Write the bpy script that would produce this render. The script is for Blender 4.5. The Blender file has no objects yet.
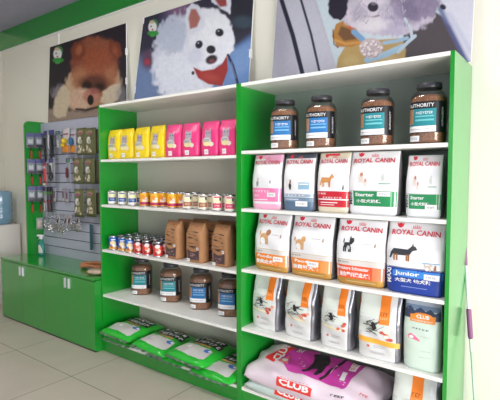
import bpy, bmesh, math, random
import numpy as np
from mathutils import Vector, Matrix
random.seed(7)
PI = math.pi
SC = bpy.context.scene
C = SC.collection

# ---------------------------------------------------------------- camera frame
CAM = np.array([1.8195, -2.288, 1.516]); YAW, PITCH, FPX = 0.6413, -0.0557, 449.1
FW = np.array([-math.sin(YAW)*math.cos(PITCH), math.cos(YAW)*math.cos(PITCH), math.sin(PITCH)])
RT = np.array([math.cos(YAW), math.sin(YAW), 0.0]); UP = np.cross(RT, FW)
def at(u, v, ax, val):
    """point of the place on the plane axis=val seen at photo pixel (u, v)"""
    d = FW + RT*(u-250)/FPX - UP*(v-200)/FPX
    return CAM + d*((val-CAM[ax])/d[ax])
def X(u, v, y): return float(at(u, v, 1, y)[0])

# ---------------------------------------------------------------- materials
def lin(c):
    return tuple(((v/255)/12.92 if v/255 <= 0.04045 else ((v/255+0.055)/1.055)**2.4) for v in c)
MATS = {}
def mat(name, rgb, rough=0.5, metal=0.0, var=0.0, scale=20.0, bump=0.0, bscale=60.0, coat=0.0, spec=0.5, emit=0):
    if name in MATS: return MATS[name]
    m = bpy.data.materials.new(name); m.use_nodes = True
    nt = m.node_tree; b = nt.nodes['Principled BSDF']
    c = lin(rgb)
    b.inputs['Roughness'].default_value = rough; b.inputs['Metallic'].default_value = metal
    b.inputs['Coat Weight'].default_value = coat; b.inputs['Coat Roughness'].default_value = 0.15
    b.inputs['Specular IOR Level'].default_value = spec
    b.inputs['Base Color'].default_value = (*c, 1)
    if emit:
        b.inputs['Emission Color'].default_value = (*c, 1); b.inputs['Emission Strength'].default_value = emit
    if var > 0 or bump > 0:
        tc = nt.nodes.new('ShaderNodeTexCoord')
        if var > 0:
            n = nt.nodes.new('ShaderNodeTexNoise'); n.inputs['Scale'].default_value = scale; n.inputs['Detail'].default_value = 4
            r = nt.nodes.new('ShaderNodeValToRGB')
            r.color_ramp.elements[0].position = 0.3; r.color_ramp.elements[1].position = 0.7
            r.color_ramp.elements[0].color = (*[x*(1-var) for x in c], 1)
            r.color_ramp.elements[1].color = (*[min(1, x*(1+var)) for x in c], 1)
            nt.links.new(tc.outputs['Object'], n.inputs['Vector']); nt.links.new(n.outputs['Fac'], r.inputs['Fac'])
            nt.links.new(r.outputs['Color'], b.inputs['Base Color'])
        if bump > 0:
            n2 = nt.nodes.new('ShaderNodeTexNoise'); n2.inputs['Scale'].default_value = bscale; n2.inputs['Detail'].default_value = 3
            bp = nt.nodes.new('ShaderNodeBump'); bp.inputs['Strength'].default_value = bump; bp.inputs['Distance'].default_value = 0.01
            nt.links.new(tc.outputs['Object'], n2.inputs['Vector']); nt.links.new(n2.outputs['Fac'], bp.inputs['Height'])
            nt.links.new(bp.outputs['Normal'], b.inputs['Normal'])
    MATS[name] = m
    return m
def clear_mat(name, tint=(235, 240, 240), gloss=0.12, rough=0.08):
    if name in MATS: return MATS[name]
    m = bpy.data.materials.new(name); m.use_nodes = True; nt = m.node_tree; nt.nodes.clear()
    o = nt.nodes.new('ShaderNodeOutputMaterial'); t = nt.nodes.new('ShaderNodeBsdfTransparent'); g = nt.nodes.new('ShaderNodeBsdfGlossy')
    mx = nt.nodes.new('ShaderNodeMixShader'); t.inputs[0].default_value = (*lin(tint), 1)
    g.inputs['Roughness'].default_value = rough
    lw = nt.nodes.new('ShaderNodeLayerWeight'); lw.inputs['Blend'].default_value = 0.25
    ma = nt.nodes.new('ShaderNodeMath'); ma.operation = 'MULTIPLY_ADD'; ma.inputs[1].default_value = 0.6; ma.inputs[2].default_value = gloss*0.5
    nt.links.new(lw.outputs['Fresnel'], ma.inputs[0]); nt.links.new(ma.outputs[0], mx.inputs[0])
    nt.links.new(t.outputs[0], mx.inputs[1]); nt.links.new(g.outputs[0], mx.inputs[2]); nt.links.new(mx.outputs[0], o.inputs[0])
    MATS[name] = m; return m
def attr_mat(name, rough=0.3):
    if name in MATS: return MATS[name]
    m = bpy.data.materials.new(name); m.use_nodes = True; nt = m.node_tree; b = nt.nodes['Principled BSDF']
    a = nt.nodes.new('ShaderNodeAttribute'); a.attribute_name = 'Print'
    nt.links.new(a.outputs['Color'], b.inputs['Base Color']); b.inputs['Roughness'].default_value = rough; b.inputs['Specular IOR Level'].default_value = 0.25
    MATS[name] = m; return m

GREEN = mat('green_laminate', (12, 142, 38), 0.26, var=0.03, scale=6, coat=0.75)
GREEN.node_tree.nodes['Principled BSDF'].inputs['Coat IOR'].default_value = 1.6
WHITE = mat('white_laminate', (232, 232, 228), 0.42)
CREAM = mat('cream_back_panel', (206, 202, 190), 0.6, var=0.02, scale=3)
GREYB = mat('grey_green_back_panel', (146, 158, 150), 0.35, var=0.04, scale=2)
SLAT = mat('grey_slat_board', (178, 182, 200), 0.5, var=0.03, scale=9)
DARKG = mat('dark_groove', (38, 34, 38), 0.6)
BLACK = mat('black_plastic', (28, 28, 32), 0.35)
LIDM = mat('dark_grey_lid', (52, 52, 58), 0.35)
CHROME = mat('brushed_chrome', (205, 205, 210), 0.25, metal=1.0)
HAND = mat('satin_handle', (214, 214, 220), 0.4, metal=0.4)
WIRE = mat('steel_wire', (150, 150, 155), 0.3, metal=1.0)
STICK = mat('white_sticker', (236, 236, 238), 0.5)
KIBBLE = mat('brown_kibble', (176, 120, 88), 0.8, var=0.35, scale=95, bump=0.6, bscale=95)
CLEAR = clear_mat('clear_plastic')
RED = mat('brand_red_ink', (214, 40, 62), 0.4)
WBAG = mat('white_bag_film', (232, 232, 236), 0.33, var=0.02, scale=8, bump=0.12, bscale=14)
SILVER = mat('silver_bag_film', (226, 227, 228), 0.26, metal=0.25, var=0.05, scale=10, bump=0.25, bscale=14)
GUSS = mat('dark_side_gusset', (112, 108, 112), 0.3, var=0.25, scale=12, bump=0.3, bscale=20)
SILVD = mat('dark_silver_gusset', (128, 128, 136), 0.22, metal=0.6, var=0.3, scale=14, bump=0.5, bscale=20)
SAGE = mat('pale_sage_film', (208, 215, 208), 0.3, bump=0.25, bscale=14)
KRAFT = mat('brown_kraft_paper', (166, 120, 82), 0.75, var=0.06, scale=25, bump=0.1, bscale=40)
INK = mat('black_ink', (40, 36, 40), 0.5)
def ink(rgb, rough=0.42): return mat('print_%02x%02x%02x' % rgb, rgb, rough)

# ---------------------------------------------------------------- mesh helpers
def pieces_of(bm):
    """groups of loose islands that lie far apart"""
    bm.verts.ensure_lookup_table(); seen = set(); isl = []
    for v in bm.verts:
        if v.index in seen: continue
        st = [v]; seen.add(v.index); cur = []
        while st:
            w = st.pop(); cur.append(w.index)
            for e in w.link_edges:
                o = e.other_vert(w)
                if o.index not in seen: seen.add(o.index); st.append(o)
        isl.append(cur)
    if len(isl) < 2 or len(isl) > 400: return None
    co = np.array([v.co[:] for v in bm.verts]); lo = np.array([co[i].min(0) for i in isl]); hi = np.array([co[i].max(0) for i in isl]); sz = (hi-lo).max(1)
    par = list(range(len(isl)))
    def fd(i):
        while par[i] != i: i = par[i]
        return i
    for i in range(len(isl)):
        for j in range(i):
            g = np.linalg.norm(np.maximum(0, np.maximum(lo[i]-hi[j], lo[j]-hi[i])))
            if g <= max(0.018, 0.45*max(sz[i], sz[j])): par[fd(i)] = fd(j)
    gr = {}
    for i in range(len(isl)): gr.setdefault(fd(i), []).extend(isl[i])
    return list(gr.values()) if len(gr) > 1 else None
def finish(name, bm, mats, parent=None, smooth=False, loc=None, rotz=0):
    if parent is not None:
        bm.verts.index_update(); ps = pieces_of(bm)
        if ps:
            out = None
            for p in ps:
                b2 = bm.copy(); b2.verts.ensure_lookup_table(); keep = set(p)
                bmesh.ops.delete(b2, geom=[v for v in b2.verts if v.index not in keep], context='VERTS')
                o = finish(name, b2, mats, parent, smooth, loc, rotz); out = out or o
            bm.free(); return out
    me = bpy.data.meshes.new(name); bm.normal_update(); bm.to_mesh(me); bm.free()
    for m in (mats if isinstance(mats, (list, tuple)) else [mats]): me.materials.append(m)
    if smooth:
        for p in me.polygons: p.use_smooth = True
    o = bpy.data.objects.new(name, me); C.objects.link(o)
    if parent is not None: o.parent = parent
    if loc is not None: o.location = loc
    o.rotation_euler = (0, 0, rotz)
    return o
def tag(o, label=None, cat=None, group=None, kind=None):
    if label: o['label'] = label
    if cat: o['category'] = cat
    if group: o['group'] = group
    if kind: o['kind'] = kind
    return o
def thing(name, label, cat, loc=(0, 0, 0), rotz=0, group=None):
    o = bpy.data.objects.new(name, None); C.objects.link(o); o.empty_display_size = 0.05
    o.location = loc; o.rotation_euler = (0, 0, rotz)
    return tag(o, label, cat, group)
def dup(root, loc, rotz=0, label=None, group=None):
    r = root.copy(); C.objects.link(r); r.location = loc; r.rotation_euler = (0, 0, rotz)
    if label: r['label'] = label
    if group: r['group'] = group
    for ch in list(root.children):
        c = ch.copy(); C.objects.link(c); c.parent = r
        for g in list(ch.children):
            d = g.copy(); C.objects.link(d); d.parent = c
    return r
def box(bm, x0, x1, y0, y1, z0, z1, mi=0, bev=0.0):
    vs = [bm.verts.new(p) for p in ((x0,y0,z0),(x1,y0,z0),(x1,y1,z0),(x0,y1,z0),(x0,y0,z1),(x1,y0,z1),(x1,y1,z1),(x0,y1,z1))]
    fs = [bm.faces.new([vs[i] for i in q]) for q in ((0,3,2,1),(4,5,6,7),(0,1,5,4),(1,2,6,5),(2,3,7,6),(3,0,4,7))]
    for f in fs: f.material_index = mi
    if bev > 0:
        es = {e for f in fs for e in f.edges}
        r = bmesh.ops.bevel(bm, geom=list(es), offset=bev, segments=2, profile=0.7, affect='EDGES')
        for f in r['faces']: f.material_index = mi
    return fs
def boxobj(name, dims, m, parent=None, bev=0.0, **k):
    bm = bmesh.new(); box(bm, *dims, bev=bev); return finish(name, bm, m, parent, **k)
def tube(bm, pts, r, seg=8, caps=True, mi=0):
    rings = []; n = len(pts)
    for i, p in enumerate(pts):
        p = Vector(p); a = Vector(pts[max(0, i-1)]); b = Vector(pts[min(n-1, i+1)])
        t = (b-a).normalized(); ref = Vector((0, 0, 1)) if abs(t.z) < 0.9 else Vector((1, 0, 0))
        s = t.cross(ref).normalized(); q = s.cross(t)
        rr = r[i] if isinstance(r, (list, tuple)) else r
        rings.append([bm.verts.new(p + s*math.cos(2*PI*k/seg)*rr + q*math.sin(2*PI*k/seg)*rr) for k in range(seg)])
    for i in range(n-1):
        for k in range(seg):
            f = bm.faces.new((rings[i][k], rings[i][(k+1) % seg], rings[i+1][(k+1) % seg], rings[i+1][k])); f.material_index = mi; f.smooth = True
    if caps:
        for rg in (rings[0][::-1], rings[-1]):
            f = bm.faces.new(rg); f.material_index = mi
def lathe(bm, prof, seg=32, sx=1.0, sy=1.0, pw=2.0, mi=0, cx=0, cy=0):
    """rings of a super-ellipse (pw=2 is round) from a list of (radius, z)"""
    rings = []
    for r, z in prof:
        rg = []
        for k in range(seg):
            a = 2*PI*k/seg; c, s = math.cos(a), math.sin(a)
            rg.append(bm.verts.new((cx + sx*r*math.copysign(abs(c)**(2/pw), c), cy + sy*r*math.copysign(abs(s)**(2/pw), s), z)))
        rings.append(rg)
    for i in range(len(rings)-1):
        for k in range(seg):
            f = bm.faces.new((rings[i][k], rings[i][(k+1) % seg], rings[i+1][(k+1) % seg], rings[i+1][k])); f.material_index = mi; f.smooth = True
    if prof[0][0] > 1e-5: bm.faces.new(rings[0][::-1]).material_index = mi
    if prof[-1][0] > 1e-5: bm.faces.new(rings[-1]).material_index = mi
def sm(o, ang=40):
    for p in o.data.polygons: p.use_smooth = True
    try: o.data.set_sharp_from_angle(angle=math.radians(ang))
    except Exception: pass
    return o

# ---------------------------------------------------------------- printed decals that follow a surface S(u, v, offset) -> point
_font = {}
def text_polys(s, bold=0.0):
    key = (s, bold)
    if key in _font: return _font[key]
    cu = bpy.data.curves.new('t', 'FONT'); cu.body = s; cu.offset = bold; cu.resolution_u = 2; cu.size = 1
    o = bpy.data.objects.new('t', cu); C.objects.link(o)
    bpy.context.view_layer.update()
    dg = bpy.context.evaluated_depsgraph_get(); me = o.evaluated_get(dg).to_mesh()
    vs = [tuple(v.co[:2]) for v in me.vertices]; fs = [tuple(p.vertices) for p in me.polygons]
    o.evaluated_get(dg).to_mesh_clear(); bpy.data.objects.remove(o); bpy.data.curves.remove(cu)
    if vs:
        xs = [v[0] for v in vs]; ys = [v[1] for v in vs]
        x0, x1, y0, y1 = min(xs), max(xs), min(ys), max(ys)
        vs = [((v[0]-x0)/(x1-x0+1e-9)-0.5, (v[1]-y0)/(y1-y0+1e-9)-0.5) for v in vs]
    _font[key] = (vs, fs); return vs, fs
class Print:
    """one printed part (one mesh) lying on a surface"""
    def __init__(self, S, off=0.0012, gu=0.12, gv=0.06):
        self.S = S; self.off = off; self.gu = gu; self.gv = gv; self.bm = bmesh.new(); self.mats = []
    def mi(self, m):
        if m not in self.mats: self.mats.append(m)
        return self.mats.index(m)
    def add(self, vs, fs, m, lift=0.0):
        """polygons in (u, v), cut along a grid so they bend with the surface"""
        b = bmesh.new(); bv = [b.verts.new((x, y, 0)) for x, y in vs]
        for f in fs:
            try: b.faces.new([bv[i] for i in f])
            except ValueError: pass
        for ax, g in ((0, self.gu), (1, self.gv)):
            lo = min(v[ax] for v in vs); hi = max(v[ax] for v in vs); k = math.ceil(lo/g)
            while k*g < hi:
                co = [0, 0, 0]; co[ax] = k*g; no = [0, 0, 0]; no[ax] = 1
                if k*g > lo: bmesh.ops.bisect_plane(b, geom=b.verts[:]+b.edges[:]+b.faces[:], plane_co=co, plane_no=no, dist=1e-6)
                k += 1
        idx = self.mi(m); mp = {}
        for v in b.verts: mp[v] = self.bm.verts.new(self.S(v.co.x, v.co.y, self.off+lift))
        for f in b.faces:
            nf = self.bm.faces.new([mp[v] for v in f.verts]); nf.material_index = idx; nf.smooth = True
        b.free(); return self
    def rect(self, u0, u1, v0, v1, m, lift=0.0, skew=0.0):
        return self.add([(u0, v0), (u1, v0+skew), (u1, v1+skew), (u0, v1)], [(0, 1, 2, 3)], m, lift)
    def poly(self, pts, m, lift=0.0): return self.add(pts, [tuple(range(len(pts)))], m, lift)
    def oval(self, u, v, ru, rv, m, lift=0.0, n=14, rot=0.0):
        return self.poly([(u+ru*math.cos(2*PI*k/n), v+rv*math.sin(2*PI*k/n)) for k in range(n)], m, lift)
    def text(self, s, u, v, w, h, m, lift=0.0006, bold=0.0, rot=0.0, arc=0.0):
        if s.startswith('~'): return self.scribble(u, v, w, h*0.8, m, len(s), len(s)*3, lift)   # line too small to read
        vs, fs = text_polys(s, bold)
        if not vs: return self
        c, sn = math.cos(rot), math.sin(rot)
        if abs(rot) < 0.01: q = [(u+x*w, v+y*h+arc*(0.25-x*x)*4) for x, y in vs]
        else: q = [(u - y*w, v + x*h) for x, y in vs]       # quarter turn: reads upwards
        return self.add(q, fs, m, lift)
    def scribble(self, u, v, w, h, m, n=5, seed=0, lift=0.0006, th=0.16):
        rr = random.Random(seed)
        for k in range(n):
            a = u-w/2+w*k/n; ww = w/n*rr.uniform(0.55, 0.85); hh = h*rr.uniform(0.7, 1)
            self.rect(a, a+ww*0.35, v-hh/2, v+hh/2, m, lift); self.rect(a, a+ww, v+hh/2-h*th, v+hh/2, m, lift+0.0002)
            if rr.random() > 0.4: self.rect(a, a+ww, v-hh/2, v-hh/2+h*th, m, lift+0.0002)
        return self
    def done(self, name, parent, label=None):
        o = finish(name, self.bm, self.mats, parent)
        if label: o['label'] = label
        return o

# ---------------------------------------------------------------- standing bags
def pouch_S(w, d, h, n=3.2, top=0.1, puff=0.06, lean=0.0, seed=0, taper=0.0, kink=0.62, bot=0.02, waist=0.0, crumple=1.0):
    """front surface of a filled standing pouch"""
    rr = random.Random(seed); ph = [rr.uniform(0, 6.28) for _ in range(6)]
    def half(v):
        e = min(1.0, v/bot) if bot > 0 else 1
        a = w/2*(0.965+0.035*math.sin(PI*min(1, v*1.15)) - taper*v - waist*math.exp(-((v-kink-0.1)/0.12)**2))*(0.94+0.06*math.sqrt(max(0, e)))
        if v < kink: b = d/2*(1+puff*math.sin(PI*v/kink))
        else:
            t = (v-kink)/(1-kink); b = d/2*((1-t)**1.0*(1-top)+top)
        return a, b*(0.9+0.1*math.sqrt(max(0, e)))
    def wr(x, z):
        return crumple*0.0028*math.sin(x*38+ph[0]+z*9)*math.sin(z*23+ph[1]) + crumple*0.0022*math.sin(z*51+x*33+ph[2])*math.sin(x*17+ph[3]+z*5)
    def P(u, v, side, off):
        a, b = half(v)
        uu = max(-1, min(1, u))
        y = b*(max(0.0, 1-abs(uu)**n))**(1/n)
        f = min(1, 4*v, 6*(1.02-v))
        x = a*uu
        yy = side*(y + off*(0.3+0.7*(y/b if b > 0 else 1))) + wr(x, v*h)*f*(y/b if b else 1)
        return (x, yy + lean*v*v*h, v*h)
    return P
def pouch(name, P, body_mat, bands=(), parent=None, nu=14, nv=26, seal=True, sidemat=None, sk=1):
    """closed body mesh; bands = (v0, v1, material) wrap all round"""
    lv = sorted(set([i/nv for i in range(nv+1)] + [b[0] for b in bands] + [b[1] for b in bands]))
    us = [math.sin(PI/2*(-1+2*i/nu)) for i in range(nu+1)]
    bm = bmesh.new(); rings = []
    for v in lv:
        ring = [bm.verts.new(P(u, v, -1, 0)) for u in us] + [bm.verts.new(P(u, v, 1, 0)) for u in us[::-1][1:-1]]
        rings.append(ring)
    mats = [body_mat]; N = len(rings[0])
    for i in range(len(lv)-1):
        vm = (lv[i]+lv[i+1])/2; mi = 0
        for b in bands:
            if b[0] <= vm <= b[1]:
                if b[2] not in mats: mats.append(b[2])
                mi = mats.index(b[2])
        for k in range(N):
            m2 = mi
            if sidemat is not None and ((nu-sk <= k <= nu+2) or k in (N-1, N-2, 0)):
                if sidemat not in mats: mats.append(sidemat)
                m2 = mats.index(sidemat)
            f = bm.faces.new((rings[i][k], rings[i][(k+1) % N], rings[i+1][(k+1) % N], rings[i+1][k])); f.material_index = m2; f.smooth = True
    bm.faces.new(rings[0][::-1]); bm.faces.new(rings[-1])
    return finish(name, bm, mats, parent)
def front(P): return lambda u, v, off: P(u, v, -1, off)

def logo(pr, u, v, s=1.0):
    """round red badge over a small red crown"""
    pr.poly([(u-0.13*s, v+0.03*s), (u-0.10*s, v-0.02*s), (u, v-0.04*s), (u+0.10*s, v-0.02*s), (u+0.13*s, v+0.03*s), (u, v+0.012*s)], RED)
    pr.oval(u, v+0.022*s, 0.05*s, 0.012*s, RED, 0.0003)
def crown(pr, u, v, s, m):
    for k in range(-2, 3): pr.poly([(u+k*0.06*s-0.022*s, v), (u+k*0.06*s+0.022*s, v), (u+k*0.075*s, v+0.05*s-abs(k)*0.008*s)], m)
    pr.rect(u-0.15*s, u+0.15*s, v-0.016*s, v-0.006*s, m)
def dog_print(pr, u, v, s, body, extra=None, kind='poodle'):
    """side view of a small standing dog"""
    if kind == 'poodle':
        pr.oval(u, v, 0.16*s, 0.045*s, body); pr.oval(u+0.14*s, v+0.052*s, 0.085*s, 0.036*s, extra or body, 0.0003)
        for dx in (-0.12, -0.05, 0.07, 0.13): pr.rect(u+(dx-0.025)*s, u+(dx+0.025)*s, v-0.085*s, v-0.01*s, body, 0.0004)
        pr.oval(u-0.05*s, v-0.045*s, 0.09*s, 0.04*s, STICK, 0.0008)
        pr.oval(u-0.18*s, v+0.045*s, 0.03*s, 0.03*s, body, 0.0003)
    elif kind == 'schnauzer':
        s *= 0.82; pr.poly([(u-0.14*s, v-0.02*s), (u-0.12*s, v+0.04*s), (u+0.08*s, v+0.045*s), (u+0.10*s, v-0.03*s)], body)
        pr.poly([(u+0.04*s, v+0.03*s), (u+0.05*s, v+0.10*s), (u+0.19*s, v+0.10*s), (u+0.21*s, v+0.06*s), (u+0.12*s, v+0.02*s)], body, 0.0003)
        pr.poly([(u+0.05*s, v+0.10*s), (u+0.07*s, v+0.13*s), (u+0.10*s, v+0.10*s)], body, 0.0004)
        for dx in (-0.13, -0.07, 0.04, 0.09): pr.rect(u+(dx-0.022)*s, u+(dx+0.022)*s, v-0.075*s, v-0.01*s, body, 0.0004)
        pr.oval(u-0.15*s, v+0.06*s, 0.018*s, 0.03*s, body)
        pr.oval(u+0.02*s, v-0.02*s, 0.05*s, 0.025*s, extra, 0.0006)
    elif kind == 'shepherd':
        pr.poly([(u-0.30*s, v+0.02*s), (u-0.24*s, v+0.055*s), (u+0.12*s, v+0.05*s), (u+0.22*s, v+0.09*s), (u+0.30*s, v+0.085*s), (u+0.36*s, v+0.055*s), (u+0.24*s, v+0.04*s), (u+0.16*s, v-0.01*s), (u-0.22*s, v-0.015*s)], body)
        for dx in (-0.22, -0.15, 0.10, 0.15): pr.rect(u+(dx-0.02)*s, u+(dx+0.02)*s, v-0.07*s, v, extra, 0.0003)
        pr.poly([(u-0.3*s, v+0.02*s), (u-0.35*s, v-0.05*s), (u-0.31*s, v-0.05*s), (u-0.25*s, v+0.0*s)], body, 0.0003)
        pr.poly([(u+0.21*s, v+0.08*s), (u+0.23*s, v+0.12*s), (u+0.26*s, v+0.08*s)], body, 0.0004)
    elif kind == 'sitting':
        pr.oval(u, v-0.01*s, 0.085*s, 0.05*s, body); pr.oval(u+0.02*s, v+0.05*s, 0.06*s, 0.035*s, extra or body, 0.0003)
        for dx in (-0.04, 0.05): pr.rect(u+(dx-0.02)*s, u+(dx+0.02)*s, v-0.075*s, v-0.02*s, body, 0.0004)
        pr.poly([(u-0.03*s, v+0.07*s), (u-0.02*s, v+0.1*s), (u+0.01*s, v+0.075*s)], extra or body, 0.0004)
        pr.poly([(u+0.03*s, v+0.07*s), (u+0.06*s, v+0.1*s), (u+0.07*s, v+0.07*s)], extra or body, 0.0004)

def kibble_bag(label, cx, yf, z, w, h, rotz, des, seed, d=0.105, lean=0.0, cat='bag of pet food', group=None):
    """white branded bag of dry food; des is a dict of its design"""
    P = pouch_S(w*(1.03 if z > 1.1 else 1.13), d, h, n=4.5, seed=seed, lean=lean, taper=des.get('taper', 0.0)-0.03, top=0.10)
    cx -= 0.008 if z > 1.1 else 0.012
    t = thing('kibble_bag', label, cat, (cx, yf+d/2, z), rotz, group)
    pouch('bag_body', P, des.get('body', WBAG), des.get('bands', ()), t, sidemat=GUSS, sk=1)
    S = front(P)
    pr = Print(S)
    for r in des['rects']: pr.rect(*r)
    pr.done('colour_band', t)
    pr = Print(S, 0.0022); logo(pr, des.get('lu', -0.55), 0.955, 0.95); crown(pr, 0.02, 0.93, 0.95, ink((226, 120, 130)))
    pr.text('ROYAL CANIN', des.get('bu', 0.0), 0.855, 1.66, 0.072, RED, bold=0.02, arc=0.008); pr.done('brand_print', t)
    pr = Print(S, 0.0024, 0.1, 0.05)
    for a in des['animals']: dog_print(pr, *a[:4], **a[4])
    pr.done('animal_print', t)
    pr = Print(S, 0.0026)
    for s in des['texts']: pr.text(*s[0], **s[1])
    for s in des.get('lines', ()): pr.rect(*s)
    pr.done('band_text', t)
    if 'sticker' in des:
        pr = Print(S, 0.0032); u, v, a, b = des['sticker']; pr.rect(u-a, u+a, v-b, v+b, STICK); pr.scribble(u, v, a*1.3, b*0.7, ink((120, 120, 130)), 5, seed); pr.done('price_sticker', t)
    return t

# ================================================================= THE ROOM
WY = 0.402
def struct(o): o['kind'] = 'structure'; return o
FX0, FX1, FY0, ZC = -4.03, 3.6, -4.2, 3.27
# floor tiles
def tile_mat():
    m = bpy.data.materials.new('floor_tiles'); m.use_nodes = True; nt = m.node_tree; b = nt.nodes['Principled BSDF']
    tc = nt.nodes.new('ShaderNodeTexCoord'); mp = nt.nodes.new('ShaderNodeMapping'); mp.inputs['Location'].default_value = (1.24, 0.445, 0)
    br = nt.nodes.new('ShaderNodeTexBrick'); br.offset = 0; br.squash = 1
    br.inputs['Scale'].default_value = 1; br.inputs['Brick Width'].default_value = 0.85; br.inputs['Row Height'].default_value = 0.85
    br.inputs['Mortar Size'].default_value = 0.004; br.inputs['Mortar Smooth'].default_value = 0.3
    br.inputs['Color1'].default_value = (*lin((190, 181, 169)), 1); br.inputs['Color2'].default_value = (*lin((187, 178, 167)), 1)
    br.inputs['Mortar'].default_value = (*lin((110, 104, 96)), 1)
    n = nt.nodes.new('ShaderNodeTexNoise'); n.inputs['Scale'].default_value = 3.5; n.inputs['Detail'].default_value = 6
    mx = nt.nodes.new('ShaderNodeMix'); mx.data_type = 'RGBA'; mx.blend_type = 'MULTIPLY'; mx.inputs['Factor'].default_value = 0.35
    nt.links.new(tc.outputs['Object'], mp.inputs[0]); nt.links.new(mp.outputs[0], br.inputs[0]); nt.links.new(tc.outputs['Object'], n.inputs[0])
    rp = nt.nodes.new('ShaderNodeValToRGB'); rp.color_ramp.elements[0].color = (0.75, 0.74, 0.72, 1); rp.color_ramp.elements[0].position = 0.3; rp.color_ramp.elements[1].position = 0.7
    nt.links.new(n.outputs['Fac'], rp.inputs[0])
    nt.links.new(br.outputs['Color'], mx.inputs['A']); nt.links.new(rp.outputs['Color'], mx.inputs['B']); nt.links.new(mx.outputs['Result'], b.inputs['Base Color'])
    b.inputs['Roughness'].default_value = 0.33
    return m
WALL = mat('cream_wall_paint', (234, 232, 219), 0.75, var=0.012, scale=2)
CEIL = mat('grey_ceiling', (150, 148, 168), 0.8, var=0.02, scale=3)
struct(boxobj('floor', (FX0, FX1, FY0, WY, -0.1, 0), tile_mat()))
struct(boxobj('wall_back', (FX0-0.1, FX1+0.1, WY, WY+0.1, -0.1, ZC+0.1), WALL))
struct(boxobj('wall_left', (FX0-0.1, FX0, FY0, WY, -0.1, ZC+0.1), mat('low_bounce_wall', (205, 200, 188), 0.75)))  # colour darkened to cut the light this wall bounces back
bm = bmesh.new(); box(bm, FX0, FX1, FY0, WY, ZC, ZC+0.1)
for k in range(6): box(bm, FX0, FX1, WY-0.6*(k+1)-0.004, WY-0.6*(k+1), ZC-0.0015, ZC)
for k in range(12): box(bm, FX0+0.36+0.62*k, FX0+0.364+0.62*k, FY0, WY, ZC-0.002, ZC)
struct(finish('ceiling', bm, CEIL))
# green band round the top of the back wall, with a pale strip under it
struct(boxobj('trim_1', (FX0, FX1, WY-0.02, WY, 3.04, ZC-0.002), GREEN))
struct(boxobj('trim_2', (FX0, FX1, WY-0.012, WY, 3.018, 3.04), WHITE))
struct(boxobj('trim_3', (X(58.5, 35, WY)-0.016, X(58.5, 35, WY)+0.016, WY-0.012, WY, 2.88, 3.018), WHITE))
# right wall with the shop window, front wall with the doorway opening
bm = bmesh.new()
box(bm, FX1, FX1+0.1, FY0, WY, -0.1, 0.35); box(bm, FX1, FX1+0.1, FY0, WY, 2.75, ZC+0.1)
box(bm, FX1, FX1+0.1, -0.15, WY, 0.35, 2.75); box(bm, FX1, FX1+0.1, FY0, -3.9, 0.35, 2.75)
struct(finish('wall_right', bm, WALL))
bm = bmesh.new()
for y in (-3.9, -2.65, -1.4, -0.19): box(bm, FX1+0.02, FX1+0.06, y, y+0.04, 0.35, 2.75)
box(bm, FX1+0.02, FX1+0.06, -3.9, -0.15, 0.35, 0.39); box(bm, FX1+0.02, FX1+0.06, -3.9, -0.15, 2.71, 2.75)
struct(finish('window_1', bm, CHROME))
bm = bmesh.new()
box(bm, FX0, FX1, FY0-0.1, FY0, 2.6, ZC); box(bm, FX0, -1.2, FY0-0.1, FY0, -0.1, 2.6); box(bm, 3.0, FX1, FY0-0.1, FY0, -0.1, 2.6)
struct(finish('wall_front', bm, mat('low_bounce_front_wall', (92, 88, 84), 0.7)))  # unseen wall, coloured dark to keep bounced light off the counter

# ================================================================= SHELVING UNITS
H = 2.1; D = 0.396; TP = 0.02; XL = -1.482; XR0, XR1 = 1.290, 1.310
AZ = [0.1146, 0.4948, 0.8827, 1.2657, 1.6454]          # shelf tops of the left unit, lowest first
BZ = [0.1146, 0.5154, 0.9048, 1.2989, 1.6707]
def unit(label, x0, x1, zs, back):
    t = thing('shelving_unit', label, 'shelving unit', ((x0+x1)/2, D/2, 0))
    c = (x0+x1)/2
    for xa in (x0, x1-TP): boxobj('side_panel', (xa-c, xa+TP-c, -D/2, D/2, 0, H), GREEN, t, bev=0.001)
    boxobj('back_panel', (x0+TP-c, x1-TP-c, D/2-0.004, D/2, 0.09, H-0.02), back, t)
    boxobj('plinth', (x0+TP-c, x1-TP-c, -D/2+0.006, -D/2+0.024, 0, zs[0]-0.02), GREEN, t)
    for z in zs: boxobj('shelf', (x0+TP-c, x1-TP-c, -D/2+0.002, D/2-0.004, z-0.02, z), WHITE, t, bev=0.001)
    boxobj('top_panel', (x0+TP-c, x1-TP-c, -D/2+0.001, D/2-0.004, H-0.02, H), WHITE, t, bev=0.001)
    return t
unit('green and white open shelving unit holding cans, jars, kraft bags and litter bags', XL, 0.020, AZ, CREAM)
unit('green and white open shelving unit nearest the mop, holding large kibble bags', 0.0201, XR1, BZ, GREYB)

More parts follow.
